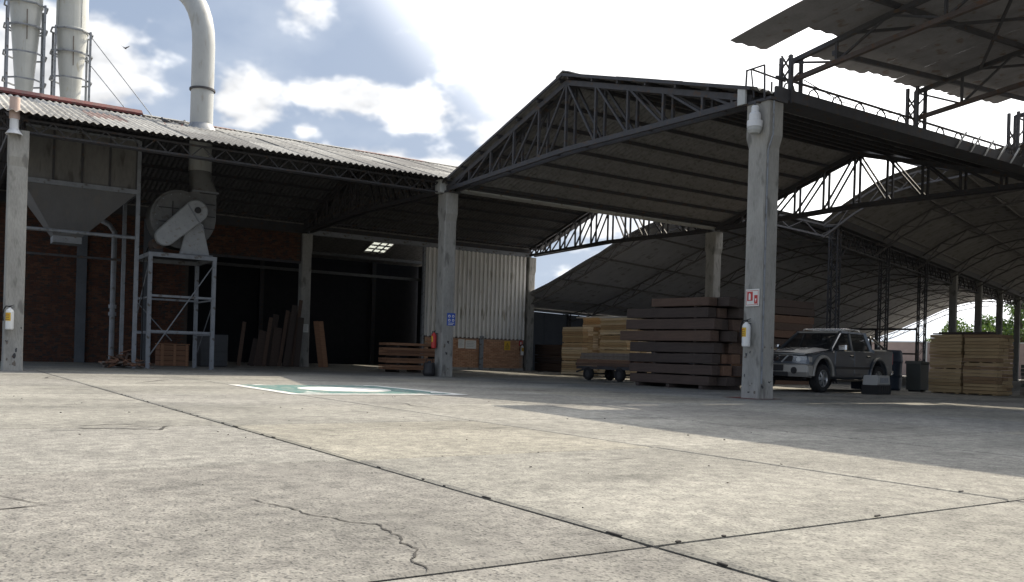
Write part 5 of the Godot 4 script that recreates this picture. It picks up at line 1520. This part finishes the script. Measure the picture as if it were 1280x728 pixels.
	for k in 5: flat_shape(s, "text_line", rect(-0.08, 0.12 - 0.055 * k, 0.08 - 0.02 * (k % 2), 0.13 - 0.055 * k), M.steel_grey)
	# dark boot-shaped bin at the foot of the middle column
	var b := thing("floor_bin", "small dark bin standing at the foot of the middle column", "bin", Vector3(-0.5, 0, -SU - 0.02))
	part("tub", lathe([[0.0, 0.01], [0.17, 0.01], [0.2, 0.1], [0.17, 0.42], [0.15, 0.44], [0.0, 0.43]], 18), M.black_plastic, b)
	part("handle", tube([Vector3(-0.13, 0.44, 0), Vector3(-0.1, 0.56, 0), Vector3(0.1, 0.56, 0), Vector3(0.13, 0.44, 0)], 0.014, 6), M.black_plastic, b)
	part("lid_knob", chamfer(Vector3(0.1, 0.06, 0.1), 0.015, Vector3(0, 0.46, 0)), M.steel_dark, b)
	# grey moulded box in front of the pickup's rear wheel
	b = thing("moulded_crate", "light grey moulded box on a black base in front of the pickup's rear wheel", "box", Vector3(6.78, 0, -1.92), 0.2)
	part("base", plate([Vector2(-0.42, 0.0), Vector2(0.42, 0.0), Vector2(0.44, 0.24), Vector2(-0.44, 0.24)], -0.22, 0.22, 0.02), M.rubber, b)
	part("lid", plate([Vector2(-0.42, 0.24), Vector2(0.42, 0.24), Vector2(0.36, 0.49), Vector2(-0.36, 0.49)], -0.2, 0.2, 0.025), M.dull_grey, b)
	part("recess", plate([Vector2(-0.26, 0.30), Vector2(0.26, 0.30), Vector2(0.24, 0.43), Vector2(-0.24, 0.43)], 0.0, 0.006, 0.002, Transform3D(Basis(), Vector3(0, 0, 0.2))), M.steel_grey, b)
	for k in 6: part("rib", box(Vector3(0.015, 0.2, 0.012), Vector3(-0.35 + k * 0.14, 0.12, 0.224)), M.black_plastic, b)
	# bins behind the pickup's tail
	b = thing("plastic_drum", "dark blue plastic drum behind the pickup's tail", "drum", Vector3(11.25, 0, -4.55))
	part("shell", lathe([[0.0, 0.0], [0.36, 0.0], [0.4, 0.06], [0.41, 0.4], [0.43, 0.44], [0.41, 0.48], [0.42, 0.85], [0.44, 0.9], [0.4, 1.2], [0.36, 1.25], [0.36, 1.22], [0.0, 1.22]], 26), M.blue_drum, b)
	for q in [0.18, -0.18]: part("bung", lathe([[0.05, 1.22], [0.05, 1.26], [0.0, 1.26]], 12, Vector3(q, 0, 0)), M.black_plastic, b)
	b = thing("waste_bin", "grey-green lidded bin between the blue drum and the honey board stacks", "bin", Vector3(11.35, 0, -3.62))
	part("body", plate([Vector2(-0.2, 0.04), Vector2(0.2, 0.04), Vector2(0.24, 0.84), Vector2(-0.24, 0.84)], -0.24, 0.24, 0.02), M.grey_bin, b)
	part("lid", plate([Vector2(-0.27, 0.84), Vector2(0.27, 0.84), Vector2(0.25, 0.9), Vector2(-0.22, 0.93)], -0.27, 0.27, 0.015), M.grey_bin, b)
	for q in [-0.14, 0.14]: part("foot", box(Vector3(0.08, 0.045, 0.34), Vector3(q, 0.022, 0)), M.black_plastic, b)
	b = thing("tool_chest", "dark low chest beside the pickup's tail, left of the blue drum", "chest", Vector3(10.1, 0, -4.6), 0.3)
	part("case", chamfer(Vector3(0.8, 0.55, 0.5), 0.02, Vector3(0, 0.3, 0)), M.blue_drum, b)
	part("lid", chamfer(Vector3(0.84, 0.08, 0.54), 0.02, Vector3(0, 0.62, 0)), M.black_plastic, b)
	part("latch", box(Vector3(0.1, 0.08, 0.02), Vector3(-0.41, 0.54, 0)), M.chrome, b)
	# guy wires from the second cyclone and a cable at the right
	var w := part("guy_wire", tube([Vector3(-9.0, 12.98, -26.2), Vector3(-7.2, 8.1, -20.2)], 0.018, 5), M.steel_grey, self)
	w.name = numbered("guy_wire"); tag(w, "long thin stay wire slanting from the right cyclone down to the roof", "wire", "stay wires")
	w = part("guy_wire", tube([Vector3(-9.0, 11.86, -26.2), Vector3(-8.2, 8.25, -19.9)], 0.018, 5), M.steel_grey, self)
	w.name = numbered("guy_wire"); tag(w, "short steep stay wire beside the right cyclone's frame", "wire", "stay wires")
	w = part("overhead_cable", tube([Vector3(0.9, 6.5, 0.2), Vector3(4.0, 6.95, -1.2), Vector3(7.5, 7.6, -2.6), Vector3(11.5, 8.7, -4.4)], 0.012, 5), M.steel_dark, self)
	w.name = numbered("overhead_cable"); tag(w, "thin cable crossing the bright gap under the high canopy", "cable")

func build_bird(at: Vector3, turn: float, flying: bool, label: String) -> void:
	var t := thing("pigeon", label, "bird", at, turn, "pigeons")
	var st := begin(true)
	var pts := []
	var rad := []
	for q in [[-0.17, 0.05, 0.012], [-0.10, 0.07, 0.035], [-0.03, 0.09, 0.055], [0.04, 0.105, 0.06], [0.09, 0.13, 0.045], [0.115, 0.165, 0.03], [0.13, 0.19, 0.03], [0.15, 0.195, 0.02], [0.18, 0.19, 0.004]]:
		pts.append(Vector3(q[0], q[1], 0)); rad.append(q[2])
	add_tube(st, pts, rad, 10)
	part("body", done(st), M.feather, t)
	part("tail", plate([Vector2(-0.14, 0.03), Vector2(-0.28, 0.05), Vector2(-0.28, -0.05), Vector2(-0.14, -0.03)], -0.006, 0.006, 0.0, Transform3D(Basis(Vector3.RIGHT, PI / 2), Vector3(0, 0.05, 0))), M.feather, t)
	for s in [-1.0, 1.0]:
		if flying: part("wing", plate([Vector2(0.06, 0.0), Vector2(0.1, 0.16), Vector2(-0.02, 0.34), Vector2(-0.05, 0.18), Vector2(-0.08, 0.0)], -0.005, 0.005, 0.0, Transform3D(Basis(Vector3.RIGHT, s * (PI / 2 - 0.45)), Vector3(0, 0.12, 0.0))), M.feather, t)
		else:
			part("wing", plate([Vector2(0.06, 0.1), Vector2(0.04, 0.14), Vector2(-0.1, 0.1), Vector2(-0.2, 0.05), Vector2(-0.06, 0.06)], s * 0.05, s * 0.05 + 0.012, 0.0), M.feather, t)
			part("leg", bar(Vector3(0.02, 0.0, s * 0.02), Vector3(0.02, 0.06, s * 0.02), 0.008), M.red_paint, t)

func build_background() -> void:
	var dir := Basis(Vector3.UP, 0.3015)
	var o := Vector3(16.77, 0, -10.71)
	# rendered end wall far behind the arched sheds, and the steel-tube frame before it
	var w := thing("boundary_wall", "pinkish rendered boundary wall in sunlight far beyond the arched shed", "wall", o + dir * Vector3(66, -0.03, 2), 0.3015)
	part("wall_face", box(Vector3(0.25, 3.6, 44), Vector3(0, 1.8, 0)), M.render_pink, w)
	w.set_meta("kind", "thing")
	for k in 9: part("pilaster", box(Vector3(0.4, 3.75, 0.4), Vector3(-0.05, 1.875, -20 + k * 5)), M.paper, w)
	part("coping", box(Vector3(0.4, 0.12, 44.2), Vector3(0, 3.66, 0)), M.paper, w)
	var g := thing("tube_frame", "dark steel tube frame standing under the arched shed behind the pickup", "frame", Vector3(35.5, 0, -21.2), 0.3015 + PI / 2)
	for x in [-2.2, 0.2, 2.6]: part("post", tube([Vector3(x, 0, 0), Vector3(x, 3.1, 0)], 0.06, 8), M.steel_dark, g)
	part("rail", tube([Vector3(-2.2, 3.1, 0), Vector3(2.6, 3.1, 0)], 0.06, 8), M.steel_dark, g)
	part("rail", tube([Vector3(-2.2, 1.6, 0), Vector3(0.2, 1.6, 0)], 0.05, 8), M.steel_dark, g)
	# side wall of the arched shed, dark
	var s := thing("sheet_wall", "dark sheet-metal side wall under the arched roof's low eave", "wall", o + dir * Vector3(30, 0, -18.0), 0.3015)
	s.set_meta("kind", "thing")
	for k in 11: part("wall_panel", box(Vector3(5.7, 3.3, 0.08), Vector3(-28.6 + 5.74 * k, 1.65, 0.01 * (k % 2))), M.render_dark, s)
	part("eave_rail", bar(Vector3(-31, 3.36, 0.1), Vector3(31, 3.36, 0.1), 0.09), M.steel_grey, s)
	# trees past the wall
	var spots := [[72, -10.0, 6.4, 2.8], [74, -7.6, 6.8, 2.8], [75, -5.5, 8.6, 3.4], [73, -2.0, 8.2, 3.2], [80, -15.0, 4.6, 2.0], [72, 2.0, 9.0, 3.4]]
	var names := ["second broad tree behind the pink wall, its crown beside the arch", "smaller bushy tree between two taller ones beyond the wall", "wide leafy tree beyond the wall, seen between concrete columns", "tree beyond the wall at the right, seen past lattice bracing", "small tree beyond the wall, leftmost and nearest the arch foot", "tall tree beyond the wall at the far right edge"]
	for k in spots.size():
		var q: Array = spots[k]
		tree(o + dir * Vector3(q[0], 0, q[1]), q[2], q[3], names[k], k)

func tree(at: Vector3, h: float, r: float, label: String, seed: int) -> void:
	var t := thing("broadleaf_tree", label, "tree", at, 0.0, "trees beyond the wall")
	var lr := RandomNumberGenerator.new()
	lr.seed = 500 + seed
	part("trunk", tube([Vector3.ZERO, Vector3(0.1, h * 0.25, 0.05), Vector3(-0.05, h * 0.5, 0.1), Vector3(0.1, h * 0.75, 0)], [0.24, 0.19, 0.13, 0.05], 9), M.bark, t)
	var clumps := []
	for k in 9:
		var a := lr.randf() * TAU
		var q := Vector3(cos(a) * r * lr.randf_range(0.2, 0.75), h * lr.randf_range(0.45, 0.9), sin(a) * r * lr.randf_range(0.2, 0.75))
		clumps.append([q, r * lr.randf_range(0.28, 0.5)])
		part("limb", tube([Vector3(0, h * lr.randf_range(0.25, 0.5), 0.05), q * Vector3(0.5, 0.85, 0.5), q], [0.09, 0.06, 0.02], 6), M.bark, t)
	for tone in 3:
		var st := begin()
		for c in clumps:
			for k in 130:
				var d: Vector3 = Vector3(lr.randfn(), lr.randfn() * 0.8, lr.randfn()).normalized() * pow(lr.randf(), 0.4) * c[1]
				var p: Vector3 = c[0] + d
				var b := Basis.from_euler(Vector3(lr.randf() * TAU, lr.randf() * TAU, lr.randf() * TAU))
				var s := lr.randf_range(0.10, 0.2)
				tri(st, p + b * Vector3(-s, 0, 0), p + b * Vector3(s, 0, s * 0.4), p + b * Vector3(0, 0, s * 1.6))
		var f := part("foliage", done(st), M["leaf%d" % tone], t)
		f.set_meta("kind", "stuff")

# ----------------------------------------------------------------
func _ready() -> void:
	rng.seed = 20
	# camera: about knee height, a little rolled, lens shifted up
	var cam := Camera3D.new()
	cam.name = "camera"
	add_child(cam)
	cam.transform = Transform3D(Basis(Vector3.UP, -0.58409) * Basis(Vector3.BACK, 0.029168), Vector3(-13.785, 0.68, 11.947))
	cam.projection = Camera3D.PROJECTION_FRUSTUM
	cam.near = 0.05
	cam.far = 3000.0
	cam.size = 2.0 * 0.05 * 364.0 / 1099.86
	cam.frustum_offset = Vector2(0, 0.05 * 83.0 / 1099.86)
	cam.current = true
	var sun_dir := Vector3(0.9, 1.0, -0.23).normalized()
	var env := Environment.new()
	env.background_mode = Environment.BG_SKY
	var pano := PanoramaSkyMaterial.new()
	pano.panorama = sky_texture(sun_dir)
	env.sky = Sky.new()
	env.sky.sky_material = pano
	env.background_energy_multiplier = 1.0
	env.tonemap_mode = Environment.TONE_MAPPER_LINEAR
	env.tonemap_exposure = 1.95
	env.sdfgi_enabled = true
	env.ssao_enabled = true
	env.ssil_enabled = true
	var we := WorldEnvironment.new()
	we.name = "world_environment"
	we.environment = env
	add_child(we)
	var sun := DirectionalLight3D.new()
	sun.name = "sun"
	sun.light_energy = 1.0
	sun.light_color = Color(1.0, 0.95, 0.86)
	sun.light_angular_distance = 0.5
	sun.shadow_enabled = true
	add_child(sun)
	sun.look_at_from_position(sun_dir * 50.0, Vector3.ZERO)

	make_materials()
	build_ground()
	build_left_shed()
	build_store()
	build_centre_shed()
	canopy("high arched canopy over the yard at upper right, its lower edge ragged", -1.0, 10, 6.95, true)
	canopy("second, lower stretch of arched canopy at the far right edge", 9.7, 9, 6.55, false)
	arch_shed("large dark arched shed behind the timber, its curved roof seen from below", Vector3(16.77, 0, -10.71), [[0.0, 6.5], [2.2, 7.2], [5.5, 7.65], [8.9, 7.05], [11.4, 5.9], [15.2, 4.25], [18.2, 3.45]], -1.0, 9, 6.6, 0.0, true, M.barrel)
	arch_shed("second arched shed on the right, roof rising from the shared columns", Vector3(15.5, 0, -10.315), [[0.0, 6.4], [0.64, 6.85], [2.2, 7.6], [3.5, 7.88], [5.1, 7.95], [8.5, 8.1], [13.0, 7.6], [17.5, 6.2]], 1.0, 9, 6.6, -0.311, false, M.barrel_brown)
	build_background()
	build_hopper()
	build_blower()
	build_cyclone(Vector3(-11.1, 6.5, -26.0), "left of the two pale cyclone separators, showing a rust streak", 0.1, false)
	build_cyclone(Vector3(-9.53, 6.5, -26.0), "right of the two pale cyclone separators, with bent inlet pipe", -0.55, true)
	build_timber()
	build_cart()
	build_truck()
	build_marking()
	build_fittings()
	build_bird(Vector3(-7.6, 7.42, -16.0), 0.6, false, "pigeon with raised tail perched on the roof edge left of the duct")
	build_bird(Vector3(-8.06, 7.40, -16.0), 2.2, false, "crouching pigeon perched on the roof, the left one of the pair")
	build_bird(Vector3(-3.2, 20.9, -53.0), 1.0, true, "small dark bird flying in the blue sky between cyclones and duct")
